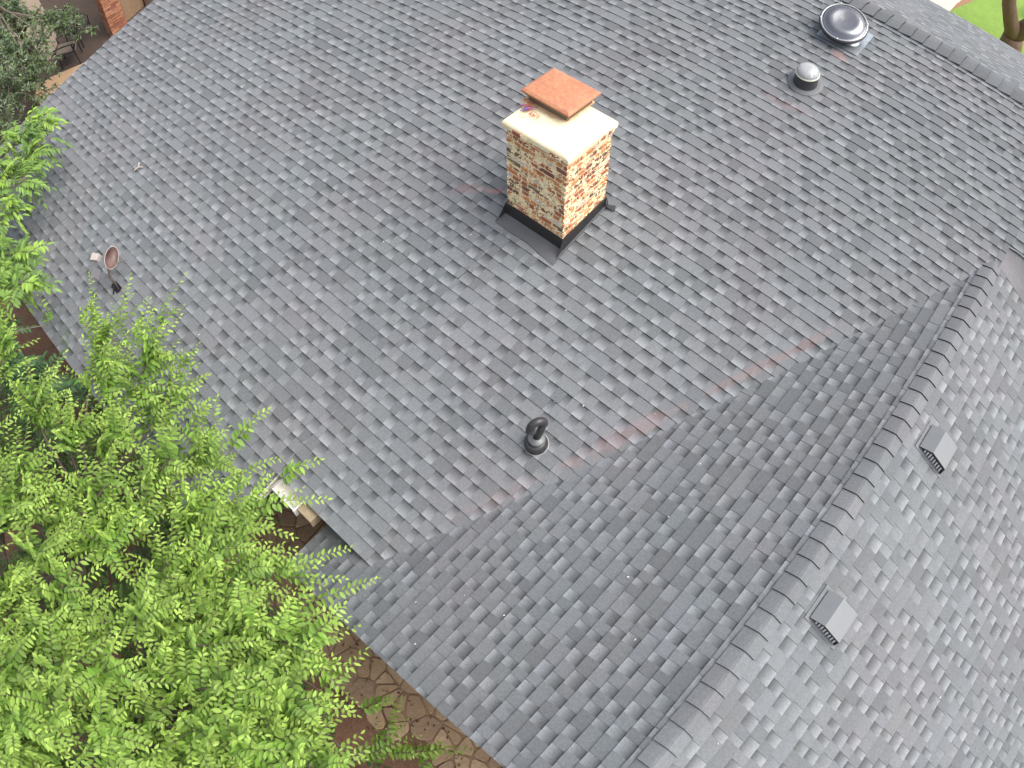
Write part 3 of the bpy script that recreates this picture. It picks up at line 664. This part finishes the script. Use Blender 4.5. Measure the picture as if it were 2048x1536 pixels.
# low plywood deck under the rake
root = tag(empty('plywood_deck', (-15.3,-7,-4)), 'tan plywood platform jutting out past the west edge of the roof', 'deck')
b_ = MB(); P_ = [(-13.2,-6.15),(-15.45,-6.0),(-16.0,-7.35),(-15.3,-7.62),(-14.72,-7.55),(-13.2,-8.6)]
b_.add([(x,y,-4.0) for x,y in P_]+[(x,y,-4.03) for x,y in P_], [tuple(reversed(range(6)))]+[tuple(range(6,12))]+[(i,(i+1)%6,(i+1)%6+6,i+6) for i in range(6)])
b_.build('panel', mat('plywood', (.42,.27,.15), .8, noise=(2.5,.5,(.34,.21,.11), 18,.4,(.5,.34,.2)), bump=(20,.2)), root)
b_ = MB(); b_.obox((-15.05,-6.3,-3.985), (.03,.12,0), (.12,-.03,0), (0,0,.014)); b_.build('bracket', m_hood, root)
for x, y in ((-15.3,-6.3),(-15.7,-7.3),(-13.6,-6.4),(-13.6,-8.2)):
    b_ = MB(); b_.box(x-.05,x+.05,y-.05,y+.05,GZ,-4.03); b_.build('leg', m_brown, root)
# garden chairs
def chair(loc, rz_, label, kind):
    root = tag(empty('garden_chair', loc, rz_), label, 'chair', 'garden chairs on the far terrace')
    def L(mb, name, m, **k): return local(mb, name, m, root, **k)
    for sx_ in (-1,1):
        for sy_, top in ((-1,.62),(1,.42)):
            b_ = MB(); b_.tube([(sx_*.26,sy_*.24,0),(sx_*.26,sy_*.2,top)], .016, 8); L(b_, 'leg', m_blk)
    if kind == 'metal':
        b_ = MB(); b_.tube([(-.26,-.22,.42),(.26,-.22,.42),(.26,.22,.42),(-.26,.22,.42),(-.26,-.22,.42)], .015, 8)
        for i in range(6): b_.box(-.25,.25,-.2+i*.075,-.16+i*.075,.415,.425)
        L(b_, 'seat', m_blk)
        b_ = MB(); b_.tube([(-.26,-.2,.42),(-.27,-.3,.88),(-.22,-.32,.93),(.22,-.32,.93),(.27,-.3,.88),(.26,-.2,.42)], .017, 8)
        for z_ in (.55,.68,.80): b_.tube([(-.26,-.2-(z_-.42)*.22,z_),(.26,-.2-(z_-.42)*.22,z_)], .012, 6)
        for x_ in (-.13,0,.13): b_.tube([(x_,-.21,.43),(x_,-.32,.92)], .01, 6)
        L(b_, 'backrest', m_blk)
        for sx_ in (-1,1):
            b_ = MB(); b_.tube([(sx_*.27,-.24,.66),(sx_*.3,0,.66),(sx_*.27,.22,.62),(sx_*.26,.2,.42)], .015, 8); L(b_, 'armrest', m_blk)
    else:
        m_sl = mat('sling_cloth', (.13,.105,.08), .8)
        b_ = MB(); b_.obox((0,.0,.42), (.24,0,0), (0,.25,.02), (0,0,.008)); L(b_, 'seat', m_sl)
        b_ = MB(); b_.obox((0,-.34,.78), (.24,0,0), (0,-.13,.36), (0,.008,.003)); L(b_, 'backrest', m_sl)
        b_ = MB()
        for sx_ in (-1,1): b_.tube([(sx_*.27,.28,.40),(sx_*.27,-.2,.40),(sx_*.27,-.36,.78),(sx_*.25,-.5,1.13),(sx_*.2,-.52,1.17)], .024, 8)
        b_.tube([(-.2,-.52,1.17),(.2,-.52,1.17)], .024, 8); L(b_, 'frame', m_blk)
        for sx_ in (-1,1):
            b_ = MB(); b_.tube([(sx_*.29,-.30,.62),(sx_*.31,0,.64),(sx_*.29,.26,.6),(sx_*.27,.24,.4)], .02, 8); L(b_, 'armrest', m_blk)
    return root
chair((-17.35,-5.55,GZ+.03), R(-60), 'black metal garden chair with a slatted back, left of the orange brick pillar', 'metal')
chair((-16.75,-6.12,GZ+.03), R(150), 'dark garden chair with a brown cloth sling, between the cedar trunk and the metal chair', 'sling')
rk = MB()
for i, (x, y, r_) in enumerate(((-16.35,-5.25,.16),(-16.5,-5.0,.12),(-16.15,-5.1,.1))):
    rk = MB(); me_ = bmesh.new(); bmesh.ops.create_icosphere(me_, subdivisions=2, radius=r_)
    vs = [((v.co.x*(1+.2*math.sin(v.co.y*40+i)))+x, v.co.y*1.2+y, v.co.z*.6+GZ+.08) for v in me_.verts]; fs = [tuple(v.index for v in f.verts) for f in me_.faces]; me_.free()
    rk.add(vs, fs); tag(rk.build('rock', mat('dark_rock', (.13,.09,.07), .9, bump=(12,.8)), smooth=True), ('largest','middle sized','smallest')[i]+' of the three dark rocks at the foot of the metal garden chair', 'rock', 'rocks by the garden chair')

# ---------------------------------------------------------------- vegetation
LT = np.array([(0,0,0),(.28,.44,.07),(.28,-.44,.07),(.33,0,.0),(.66,.40,.03),(.66,-.40,.03),(.68,0,-.04),(1,0,-.16)], dtype=float)
LF = [(0,3,1),(0,2,3),(3,6,4,1),(3,2,5,6),(6,7,4),(6,5,7)]
class Leaves:
    def __init__(s): s.b=[]; s.d=[]; s.u=[]; s.l=[]; s.w=[]; s.c=[]
    def add(s, base, d, up, l, w_, c): s.b.append(base); s.d.append(d); s.u.append(up); s.l.append(l); s.w.append(w_); s.c.append(c)
    def build(s, name, m, parent=None):
        B=np.array(s.b,float); D=np.array(s.d,float); U=np.array(s.u,float); Ln=np.array(s.l)[:,None]; Wd=np.array(s.w)[:,None]
        D/=np.linalg.norm(D,axis=1,keepdims=True)+1e-9; S=np.cross(D,U); S/=np.linalg.norm(S,axis=1,keepdims=True)+1e-9; U=np.cross(S,D)
        n=len(B); V=(B[:,None,:]+LT[None,:,0:1]*(D*Ln)[:,None,:]+LT[None,:,1:2]*(S*Wd)[:,None,:]+LT[None,:,2:3]*(U*Ln)[:,None,:]).reshape(-1,3)
        k=len(LT); me=bpy.data.meshes.new(name); me.vertices.add(n*k); me.vertices.foreach_set('co',V.ravel())
        lt=np.array([3,3,4,4,3,3]); flat=np.array([i for f in LF for i in f]); tot=lt.sum()
        me.loops.add(n*tot); me.loops.foreach_set('vertex_index',(flat[None,:]+np.arange(n)[:,None]*k).ravel().astype(np.int32))
        st=np.concatenate([[0],np.cumsum(lt)[:-1]]); me.polygons.add(n*6)
        me.polygons.foreach_set('loop_start',(st[None,:]+np.arange(n)[:,None]*tot).ravel().astype(np.int32)); me.polygons.foreach_set('loop_total',np.tile(lt,n).astype(np.int32))
        me.polygons.foreach_set('use_smooth',np.ones(n*6,bool)); me.update(calc_edges=True)
        ca_=me.color_attributes.new('tint','FLOAT_COLOR','POINT'); arr=np.ones((n*k,4),np.float32); arr[:,:3]=np.repeat(np.array(s.c,np.float32),k,axis=0); ca_.data.foreach_set('color',arr.ravel())
        me.materials.append(m); o=bpy.data.objects.new(name,me); COL.objects.link(o)
        if parent is not None: o.parent=parent; o.matrix_parent_inverse=parent.matrix_world.inverted()
        return o
def rv(): 
    v = Vector((random.gauss(0,1),random.gauss(0,1),random.gauss(0,1))); return v.normalized()
m_leaf = mat('elm_leaf', attr=True, rough=.5, spec=.4, transl=.32)
m_leaf_d = mat('deep_leaf', attr=True, rough=.5, spec=.4, transl=.22)
m_bark = mat('grey_bark', (.16,.13,.10), .9, noise=(14,.6,(.09,.07,.055)), bump=(25,.9))
m_twig = mat('green_twig', (.26,.22,.10), .8)
def curve(a, b, n=6, sag=.0, wob=.0):
    a, b = Vector(a), Vector(b); out = []
    o1 = rv()*wob*(b-a).length
    for i in range(n+1):
        t_ = i/n; p = a.lerp(b, t_)+o1*math.sin(math.pi*t_); p.z += sag*math.sin(math.pi*t_)*(b-a).length; out.append(p)
    return out
def shoot(lv, tw_, base, tip, ll, col, tipcol, gap=.030, droop=.0, thick=.0035, twig=True, narrow=.25):
    base, tip = Vector(base), Vector(tip); L_ = (tip-base).length; d = (tip-base).normalized()
    pts = curve(base, tip, 5, .05, .06)
    if twig: tw_.tube(pts, [thick*(1-.75*i/5) for i in range(6)], 4, cap=False)
    roll = rv(); sd_ = d.cross(Vector((0,0,1))+.45*roll)
    sd_ = sd_.normalized() if sd_.length > .1 else d.orthogonal().normalized()
    n = max(4, int(L_/gap)); 
    for i in range(n+1):
        t_ = .06+.94*i/n; q = t_*5; k = min(int(q), 4); p = pts[k].lerp(pts[k+1], q-k); ax = (pts[k+1]-pts[k]).normalized()
        s_ = 1 if i % 2 else -1
        f = min(1, 1.25-.75*t_)*(.75+.35*random.random())
        if i == n: ld = ax+.2*rv()
        else: ld = ax*(.38+.3*t_)+sd_*s_*.9+Vector((0,0,-.22-.25*random.random()-droop))+.22*rv()
        up = Vector((0,0,1))+.55*rv()+ax*.25
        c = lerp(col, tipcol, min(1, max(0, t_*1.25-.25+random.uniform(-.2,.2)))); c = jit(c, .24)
        lv.add(p, ld, up, ll*f*1.05, ll*f*narrow*2*random.uniform(.8,1.05), c)
def make_tree(name, label, cat, trunk_base, trunk_top, nodes, extra, ll, col, tipcol, nsh, slen, lm, tr_r=.16, group=None, clusters=8, narrow=.25, low=None, lowcol=None):
    root = tag(empty(name, trunk_base), label, cat, group)
    tb_ = MB(); br = MB(); tw_ = br; lv = Leaves()
    tt = Vector(trunk_top); tb_.tube(curve(trunk_base, tt, 6, 0, .05), [tr_r*(1.25-.5*i/6) if i else tr_r*1.6 for i in range(7)], 12)
    allN = [Vector(q) for q in nodes]+[Vector(q) for q in (low or [])]; nl = len(nodes)
    cen = [allN[i] for i in random.sample(range(len(allN)), min(clusters, len(allN)))]
    for _ in range(5):
        grp = [[] for _ in cen]
        for q in allN: grp[min(range(len(cen)), key=lambda j: (cen[j]-q).length)].append(q)
        cen = [sum(g_, Vector())/len(g_) if g_ else c for g_, c in zip(grp, cen)]
    starts = {}
    for c_, g_ in zip(cen, grp):
        hub = tt.lerp(c_, .62); hub.z -= .35
        br.tube(curve(tt, hub, 5, .06, .05), [tr_r*.55*(1-.12*i) for i in range(6)], 8)
        for q in g_:
            pts = curve(hub, q, 6, .05, .08); r0 = .022
            br.tube(pts, [r0*(1-.85*i/6)+.002 for i in range(7)], 6); starts[tuple(q)] = pts
    for idx, q in enumerate(allN):
        pts = starts[tuple(q)]; out = (q-tt); out.z *= .4; out = out.normalized()
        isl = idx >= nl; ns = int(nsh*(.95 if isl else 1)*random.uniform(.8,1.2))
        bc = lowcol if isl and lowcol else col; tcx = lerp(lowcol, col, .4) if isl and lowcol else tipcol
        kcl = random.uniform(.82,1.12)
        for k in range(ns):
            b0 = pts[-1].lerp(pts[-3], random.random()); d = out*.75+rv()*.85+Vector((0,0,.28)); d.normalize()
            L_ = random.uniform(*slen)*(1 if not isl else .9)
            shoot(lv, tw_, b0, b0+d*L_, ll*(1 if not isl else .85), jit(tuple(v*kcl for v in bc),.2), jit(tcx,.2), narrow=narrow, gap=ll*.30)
    for a, b in extra:
        a, b = Vector(a), Vector(b); near = min(allN, key=lambda q: (q-a).length)
        br.tube(curve(near, a, 4, 0, .05), [.008,.007,.006,.005,.004], 5)
        shoot(lv, tw_, a, b, ll*1.05, col, tipcol, thick=.004, narrow=narrow, gap=ll*.33)
        d = (b-a)
        for k in range(max(1, int(d.length/.22))):
            b0 = a.lerp(b, random.uniform(.0,.45)); dd = (d.normalized()+.75*rv()).normalized()
            shoot(lv, tw_, b0, b0+dd*d.length*random.uniform(.3,.5), ll*.9, col, tipcol, narrow=narrow, gap=ll*.36)
    tb_.build('trunk', m_bark, root, smooth=True); br.build('branch', m_bark, root, smooth=True)
    lv.build('crown', lm, root); return root
TOP_NODES=[(-5.6,-12.05,-0.51),(-1.29,-10.45,-0.75),(-3.91,-12.43,-0.06),(-4.57,-10.05,-0.91),(-2.59,-11.53,-0.3),(-2.31,-11.66,-0.54),(0.01,-11.72,-0.1),(-2.14,-12.18,0.12),(-3.06,-9.75,-1.07),(-4.04,-11.29,-0.45),(-1.18,-11.91,0.08),(-3.05,-13.65,-0.31),(-0.29,-11.9,-0.23),(-2.61,-12.52,-0.12),(-1.71,-12.37,0.18),(-0.9,-10.62,-0.68),(-0.63,-11.51,-0.33),(-2.92,-10.62,-0.91),(-4.06,-9.65,-1.27),(-2.16,-12.93,-0.02),(-0.42,-11.1,-0.2),(-4.62,-12.51,-0.24),(-1.66,-13.14,-0.05),(-5.17,-12.08,-0.69),(-0.88,-12.07,0.07),(-3.01,-12.27,-0.19),(-2.66,-10.1,-0.93),(-1.54,-11.4,-0.66),(-2,-10.68,-0.9),(-2.34,-9.87,-1.14),(-3.64,-12.98,0.06),(-3.54,-11.19,-0.73),(-5.29,-9.76,-1.2),(-0.64,-12.26,-0.33),(-1.26,-11.68,-0.45),(0.1,-10.86,-0.38),(-3.31,-10.7,-0.64),(-1.84,-11.88,-0.11),(-5.02,-10.81,-0.92),(-3.21,-12.99,0.07),(-4.25,-10.75,-0.9),(-1.97,-11.16,-0.42),(-1.48,-10.95,-0.58),(-1.97,-13.67,0.08),(0.3,-11.43,-0.4),(-6.57,-11.46,-0.79),(-3.66,-11.59,-0.3),(-1.59,-11.57,-0.06),(-0.74,-12.42,0.2),(-2.35,-10.78,-0.83),(0.25,-11.13,-0.42),(-1.33,-13.79,-0.23),(-3,-11.58,-0.23),(-1.63,-13.81,-0.05),(-0.5,-10.54,-0.52),(-1.83,-10.29,-0.91),(-2.28,-13.46,-0.01),(-8.03,-11.95,-0.86),(-0.28,-10.91,-0.42),(-5.49,-11.13,-0.54),(-2.41,-11.92,-0.28),(-7.18,-11.93,-0.86),(-2.81,-11.03,-0.73),(-1.52,-12.47,-0.3),(-3.06,-10.09,-0.68),(-3.93,-10.37,-0.99),(-0.88,-11.35,-0.32),(-0.25,-11.39,-0.44),(-0.79,-12.99,0.16),(-3.68,-12.58,-0.32),(-4.59,-11.55,-0.46),(-0.92,-10.91,-0.34),(-1.45,-12.96,-0.3),(-3.12,-12.8,-0.27),(-1.84,-13.98,0.17),(-1.85,-14.54,-0.19),(-1.26,-13.16,0),(-0.11,-11.15,-0.65),(-3.36,-12.08,-0.08),(-0.8,-11.89,-0.42),(-0.85,-10.29,-0.6),(-4.12,-11.98,-0.41),(-1.74,-12.83,-0.22),(-0.48,-12.58,-0.18),(-2.84,-13.05,-0.03),(-5.73,-11.63,-0.49),(-5.75,-12.63,-0.59),(-0.32,-12.32,-0.24),(-6.01,-10.67,-0.86),(-4.42,-9.54,-0.88),(-2.18,-10.3,-0.8),(-5.42,-11.5,-0.77),(-6.29,-12.25,-0.38),(-4.32,-12.86,-0.12),(-1.51,-12.06,0.15),(-3.06,-11.99,-0.53)]
LOW_NODES=[(-4.32,-9.83,-2.9),(-0.16,-11.94,-1.74),(-2.28,-11.08,-2.15),(-0.82,-13.06,-1.91),(-3.38,-10.37,-2.54),(-3.66,-12.99,-1.58),(-3.15,-11.97,-1.79),(-6.49,-12.82,-1.87),(-3.77,-12.1,-1.45),(-3.45,-13.93,-1.73),(-2.99,-13.02,-1.7),(-2.48,-12.63,-1.9),(-4.67,-11.22,-2.56),(-3.46,-11.33,-1.66),(-2.63,-14.35,-1.17),(-1.71,-13.96,-1.23),(-5.8,-11.91,-2.09),(-1.43,-10.61,-2.56),(0.13,-11.45,-1.57),(-0.65,-11.7,-1.49),(-5.5,-10.34,-2.52),(-4.56,-13.2,-1.51),(-1.63,-13.37,-1.21),(-0.99,-10.88,-2.5),(-5.34,-10.97,-2.58),(-2.84,-11.35,-1.64),(-7.68,-11.05,-2.11),(-2.28,-14.78,-1.74),(-0.96,-12.26,-1.53),(-6.7,-11.73,-1.92),(-5.43,-12.88,-2.21),(-7.43,-12.62,-1.66),(-4.83,-12.15,-2.06),(-1.44,-11.18,-1.9),(-1.88,-10.44,-1.92),(-3.63,-14.73,-1.57),(-3.15,-9.53,-2.68),(-6.32,-10.69,-2.56),(-2.06,-13.02,-2),(-3.76,-14.12,-1.26),(-4.11,-10.51,-1.96),(-0.42,-11.24,-1.86),(-2.49,-11.94,-1.96),(-4.19,-13.71,-1.16),(-6.12,-9.52,-2.82),(-0.42,-12.4,-1.89),(-3,-10.8,-2.5),(-1.7,-12.2,-1.49),(-1.16,-13.24,-1.67),(-5.12,-11.51,-2.1),(-5.47,-13.53,-1.7),(-9.21,-12.61,-2.29),(-2.72,-13.65,-1.74),(-1.39,-11.83,-1.83),(-6.69,-9.75,-2.48),(-2.62,-15.24,-1.3),(-5.24,-9.69,-2.82),(-1.46,-12.7,-1.88),(-0.82,-11.3,-1.62),(-3.58,-10.74,-2.01),(-8.7,-11.78,-2.08),(-2.17,-13.81,-1.16),(-5.58,-11.23,-1.8),(-1.33,-13.78,-1.48),(-1.89,-11.54,-1.97),(-3.85,-13.56,-1.52),(-3.28,-12.58,-1.97),(-5.9,-13.28,-1.42)]
SHOOTS=[((-5.36,-9.81,-1.1),(-5.87,-9.47,-0.85)),((-5.65,-9.88,-1.1),(-5.52,-9.65,-0.85)),((-4.86,-9.72,-1.1),(-5.43,-9.13,-0.85)),((-4.6,-9.5,-1.1),(-4.89,-8.7,-0.85)),((-4.79,-9.58,-1.1),(-4.94,-9.16,-0.85)),((-4.06,-9.51,-1.1),(-4.02,-9.11,-0.85)),((-3.39,-9.83,-1.1),(-3.38,-9.37,-0.85)),((-3.62,-9.89,-1.1),(-3.91,-9.47,-0.85)),((-2.97,-9.59,-1.1),(-2.87,-9.09,-0.85)),((-2.71,-10.05,-1.1),(-2.4,-9.32,-0.85)),((-2.36,-9.44,-1.1),(-2.11,-9.08,-0.85)),((-2.38,-9.94,-1.1),(-1.77,-9.29,-0.85)),((-2.44,-10.2,-1.1),(-1.72,-9.73,-0.85)),((-1.89,-10.47,-1.25),(-1.34,-9.42,-1)),((-1.45,-10.29,-1.25),(-0.98,-9.47,-1)),((-5.91,-10.19,-1.1),(-6.25,-10.06,-0.85)),((-0.37,-10.8,-2.45),(0.48,-9.94,-2.2)),((-1.25,-10.48,-1.25),(-0.6,-10.17,-1)),((-0.71,-10.5,-1.25),(-0.61,-9.98,-1)),((-0.62,-10.41,-2.45),(-0.39,-10.09,-2.2)),((-3,-10.41,-1.1),(-2.65,-9.86,-0.85)),((-1.83,-10.15,-1.1),(-1.37,-9.74,-0.85)),((-4.5,-9.91,-1.1),(-4.51,-9.23,-0.85)),((-4.58,-10.14,-1.1),(-5.06,-9.61,-0.85)),((-0.13,-10.76,-2.45),(-0.35,-10.06,-2.2)),((0.22,-10.43,-2.45),(0.22,-10.11,-2.2))]

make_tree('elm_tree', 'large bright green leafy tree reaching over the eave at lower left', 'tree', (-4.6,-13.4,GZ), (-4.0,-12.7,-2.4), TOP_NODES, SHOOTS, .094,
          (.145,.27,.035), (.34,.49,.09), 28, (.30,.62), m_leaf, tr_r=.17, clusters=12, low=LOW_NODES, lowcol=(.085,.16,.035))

# pecan at the left edge: long drooping leaflets
root = tag(empty('pecan_tree', (-9.6,-12.2,GZ)), 'tree with long pointed leaflets hanging in at the left edge of the picture', 'tree')
PN = [(x+.3,y+.08,z) for x, y, z in [(-9.19,-9.45,-1.0),(-9.75,-8.75,-1.0),(-9.6,-9.0,-.9),(-9.3,-9.0,-1.1),(-8.8,-9.35,-1.0),(-8.5,-9.7,-1.05),(-9.3,-9.6,-.8),(-7.55,-10.1,-1.0),(-7.35,-9.95,-1.0),(-6.95,-10.15,-1.05),(-7.9,-10.3,-.9),(-8.4,-10.2,-.9),(-9.0,-10.1,-.8),(-7.2,-10.5,-1.0),(-9.9,-8.5,-1.0),(-9.4,-8.7,-1.05)]]
PL = [(-6.3,-10.9,-1.7),(-5.9,-10.75,-1.9),(-5.7,-10.62,-1.9),(-6.1,-11.0,-1.6),(-6.9,-10.75,-1.6),(-5.5,-11.1,-1.9),(-7.3,-10.9,-1.6),(-6.6,-11.3,-1.5)]
tb_ = MB(); br = MB(); lv = Leaves(); tt = Vector((-9.3,-11.6,-2.2)); tb_.tube(curve((-9.6,-12.2,GZ), tt, 6, 0, .05), [.2,.17,.15,.14,.13,.12,.11], 12)
for lowp, NN in ((0,PN),(1,PL)):
    for q in NN:
        q = Vector(q); pts = curve(tt, q, 6, .1, .05); br.tube(pts, [.05*(1-.85*i/6) for i in range(7)], 6)
        for k in range(12):
            b0 = pts[-1].lerp(pts[-2], random.random()*.8); out = (q-tt); out.z = 0; out.normalize()
            d = (out*.5+rv()*.9+Vector((0,0,.15))).normalized(); L_ = random.uniform(.28,.42); tip = b0+d*L_+Vector((0,0,-.06))
            rp = curve(b0, tip, 4, .12, .03); br.tube(rp, [.004,.0035,.003,.0025,.002], 4, cap=False)
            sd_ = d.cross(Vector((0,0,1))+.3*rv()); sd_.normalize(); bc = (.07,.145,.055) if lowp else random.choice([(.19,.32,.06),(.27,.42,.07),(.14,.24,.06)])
            nn = 6
            for i in range(nn):
                t_ = .2+.8*i/nn; qq = t_*4; kk = min(int(qq),3); p = rp[kk].lerp(rp[kk+1], qq-kk)
                for s_ in (-1,1): lv.add(p, d*.55+sd_*s_*.85+Vector((0,0,-.35))+.15*rv(), Vector((0,0,1))+.35*rv(), .125*(.7+.4*math.sin(3*t_))*random.uniform(.85,1.1), .05*random.uniform(.8,1.1), jit(bc,.15))
            lv.add(rp[-1], d+Vector((0,0,-.3)), Vector((0,0,1)), .13, .045, jit(bc,.15))
tb_.build('trunk', m_bark, root, smooth=True); br.build('branch', m_bark, root, smooth=True); lv.build('crown', m_leaf_d, root)

# feathery grey green cedar in the far corner
root = tag(empty('cedar_tree', (-17.69,-6.74,GZ)), 'feathery grey green cedar in the upper left corner', 'tree')
tb_ = MB(); br = MB(); lv = Leaves(); tp = curve((-17.69,-6.74,GZ), (-16.0,-7.4,-1.6), 7, 0, .03); tb_.tube(tp, [.13,.11,.10,.095,.09,.08,.07,.05], 10)
tb_.tube(curve(tp[3], (-15.6,-6.6,-2.2), 5, .05, .05), [.05,.045,.04,.035,.03,.02], 8)
CN = [(-18.04,-6.89,-2.5),(-17.2,-6.9,-2.5),(-16.25,-6.71,-2.5),(-15.5,-6.5,-2.4),(-15.1,-6.35,-2.5),(-15.48,-7.54,-2.5),(-16.2,-7.3,-2.3),(-14.2,-7.95,-2.5),(-14.8,-7.8,-2.5),(-13.9,-7.45,-2.6),(-13.8,-7.2,-2.6),(-13.3,-8.05,-2.6),(-13.8,-8.4,-2.5),(-17.6,-7.4,-2.2),(-16.9,-8.0,-2.2),(-16.0,-8.2,-2.2),(-15.0,-8.5,-2.3),(-14.4,-8.6,-2.4),(-12.9,-8.6,-2.6),(-18.6,-7.6,-2.0),(-15.2,-6.0,-2.7),(-14.7,-6.05,-2.8)]
CN = CN + [(x-.5+random.uniform(-.4,.4), y-.15+random.uniform(-.3,.3), z+.45) for x, y, z in CN if y < -6.6] + [(x+random.uniform(-.5,.3), y+random.uniform(-.5,.0), z-.5) for x, y, z in CN if y < -7.0]
for q in CN:
    q = Vector(q); st = min(tp[2:], key=lambda a: (a-q).length); pts = curve(st, q, 5, -.05, .06); br.tube(pts, [.022,.018,.014,.011,.008,.004], 5)
    cl = random.uniform(.75,1.2)
    for k in range(20):
        b0 = pts[-1].lerp(pts[-3], random.random()**1.5); d = (rv()+Vector((.2,0,-.15))).normalized(); tip = b0+d*random.uniform(.25,.42)
        br.tube([b0, tip], [.004,.002], 4, cap=False)
        for i in range(7):
            p = b0.lerp(tip, .25+.75*i/6)
            for s_ in range(3): lv.add(p, d*.7+rv()*.9, rv()+Vector((0,0,.8)), random.uniform(.07,.12), random.uniform(.022,.034), jit(random.choice([(.17,.22,.13),(.11,.16,.09),(.25,.31,.19),(.07,.11,.05),(.16,.26,.07)]), .15) if True else 0)
tb_.build('trunk', mat('cedar_bark', (.11,.085,.06), .9, noise=(10,.6,(.06,.045,.035)), bump=(20,.9)), root, smooth=True); br.build('branch', m_bark, root, smooth=True); lv.build('crown', m_leaf_d, root)

# forked tree on the front lawn
FT = Vector((-.22,-.24,0)); root = tag(empty('front_tree', (-.11,9.96,GZ)), 'smooth brown forked trunk standing on the lawn at the upper right corner', 'tree')
m_myrtle = mat('smooth_bark', (.17,.10,.065), .75, noise=(4,.6,(.22,.15,.09), 14,.5,(.10,.06,.04)), bump=(10,.5))
tb_ = MB(); fk = Vector((.1,10.15,-3.95))+FT
def sh_(L): return [Vector(q)+FT for q in L]
tb_.tube(sh_([(.16,10.2,GZ-.05),(.14,10.2,-4.35),(.12,10.18,-4.15),(.1,10.15,-3.95)]), [.40,.34,.31,.28], 14)
tb_.tube(sh_([(.1,10.15,-3.95),(-.10,9.9,-3.5),(-.30,9.7,-3.0),(-.45,9.55,-2.4),(-.55,9.5,-1.2),(-.7,9.6,0)]), [.23,.205,.19,.17,.13,.08], 14)
tb_.tube(sh_([(.1,10.15,-3.95),(.36,10.25,-3.5),(.6,10.3,-2.9),(.75,10.3,-2.2),(1.0,10.3,-1.0),(1.2,10.3,.1)]), [.25,.23,.21,.18,.13,.08], 14)
tb_.build('trunk', m_myrtle, root, smooth=True)
br = MB(); lv = Leaves(); tw_ = br
for k in range(26):
    q = Vector((.2+random.gauss(0,1.0), 10.4+random.gauss(0,1.0), .8+random.gauss(0,.5))); st = Vector(random.choice([(-.6,9.6,0),(1.1,10.3,.1),(-.45,9.5,-1.2)])); pts = curve(st, q, 4, .05, .08); br.tube(pts, [.04,.03,.02,.012,.006], 6)
    for j in range(12):
        b0 = pts[-1].lerp(pts[-2], random.random()); shoot(lv, tw_, b0, b0+(rv()+Vector((0,0,.3))).normalized()*.5, .08, (.10,.2,.04), (.18,.3,.06), gap=.05)
br.build('branch', m_myrtle, root, smooth=True); lv.build('crown', m_leaf_d, root)

# shrubs
def shrub(name, c, r_, h_, label, col, n, ll=.07, group=None):
    root = tag(empty(name, c), label, 'shrub', group); lv = Leaves(); st = MB(); tw_ = st; c = Vector(c)
    for k in range(max(5, n//5)):
        a = random.random()*6.3; rr_ = r_*math.sqrt(random.random()); tip = c+Vector((rr_*math.cos(a), rr_*math.sin(a), h_*(1-.5*(rr_/r_)**2)*random.uniform(.6,1)))
        st.tube(curve(c+Vector((.1*math.cos(a),.1*math.sin(a),0)), tip, 4, 0, .06), [.012,.01,.008,.005,.003], 5)
        for j in range(5):
            b0 = c.lerp(tip, random.uniform(.45,.95)); d = (rv()+(tip-c).normalized()*.7+Vector((0,0,.3))).normalized()
            shoot(lv, tw_, b0, b0+d*random.uniform(.2,.38), ll, col, tuple(v*1.5 for v in col), gap=.036)
    st.build('stem', m_bark, root, smooth=True); lv.build('foliage', m_leaf_d, root)
for c, r_, h_, n, lab in (((-2.75,-10.85,GZ),.5,1.1,60,'dark leafy shrub at the edge of the flagstones, nearest the house corner'),((-1.95,-11.0,GZ),.5,1.5,80,'dark green shrub growing against the flagstone path below the wing gable'),
                     ((-1.15,-11.3,GZ),.45,1.3,60,'green shrub just left of the bare soil patch'),((-.15,-11.35,GZ),.45,.9,45,'low green shrub at the bottom edge of the picture below the bare soil patch'),((-4.3,-10.95,GZ),.5,1.2,60,'shrub under the tree beside the recessed patio'),((-6.2,-11.4,GZ),.6,1.2,60,'shrub under the tree close to the left eave')):
    shrub('shrub', c, r_, h_, lab, (.06,.14,.035), n, group='shrubs under the bright green tree')
shrub('shrub', (.25,12.9,GZ), .6, .9, 'glossy shrub behind the forked trunk on the lawn', (.11,.2,.06), 60, .1)
# ivy and fallen leaves under the tree
gc = Leaves()
for k in range(15000):
    x, y = random.uniform(-9,1.5), random.uniform(-16.5,-10.6)
    if x > -2.2 and y > -11.0-.25*math.sin(x*4): continue
    if x < -7.2 and y > -11.3: continue
    if math.sin(x*2.1)*math.cos(y*1.7) > .55: continue
    gc.add((x,y,GZ+random.uniform(.02,.3)), (random.gauss(0,1),random.gauss(0,1),random.uniform(-.2,.4)), (random.gauss(0,.4),random.gauss(0,.4),1), random.uniform(.06,.11), random.uniform(.04,.07), jit(random.choice([(.07,.15,.04),(.05,.11,.03),(.1,.19,.04),(.12,.2,.05)]),.2))
tag(gc.build('ground_cover', m_leaf_d), kind='stuff')
gc = Leaves()
for k in range(350):
    x, y = random.uniform(-4,2), random.uniform(-11.4,-9.9)
    gc.add((x,y,GZ+.05+random.uniform(0,.01)), (random.gauss(0,1),random.gauss(0,1),.05), (random.gauss(0,.2),random.gauss(0,.2),1), random.uniform(.02,.06), random.uniform(.012,.03), jit(random.choice([(.12,.06,.03),(.2,.12,.06),(.3,.2,.12),(.10,.06,.035)]),.2))
tag(gc.build('leaf_litter', m_leaf_d), kind='stuff')
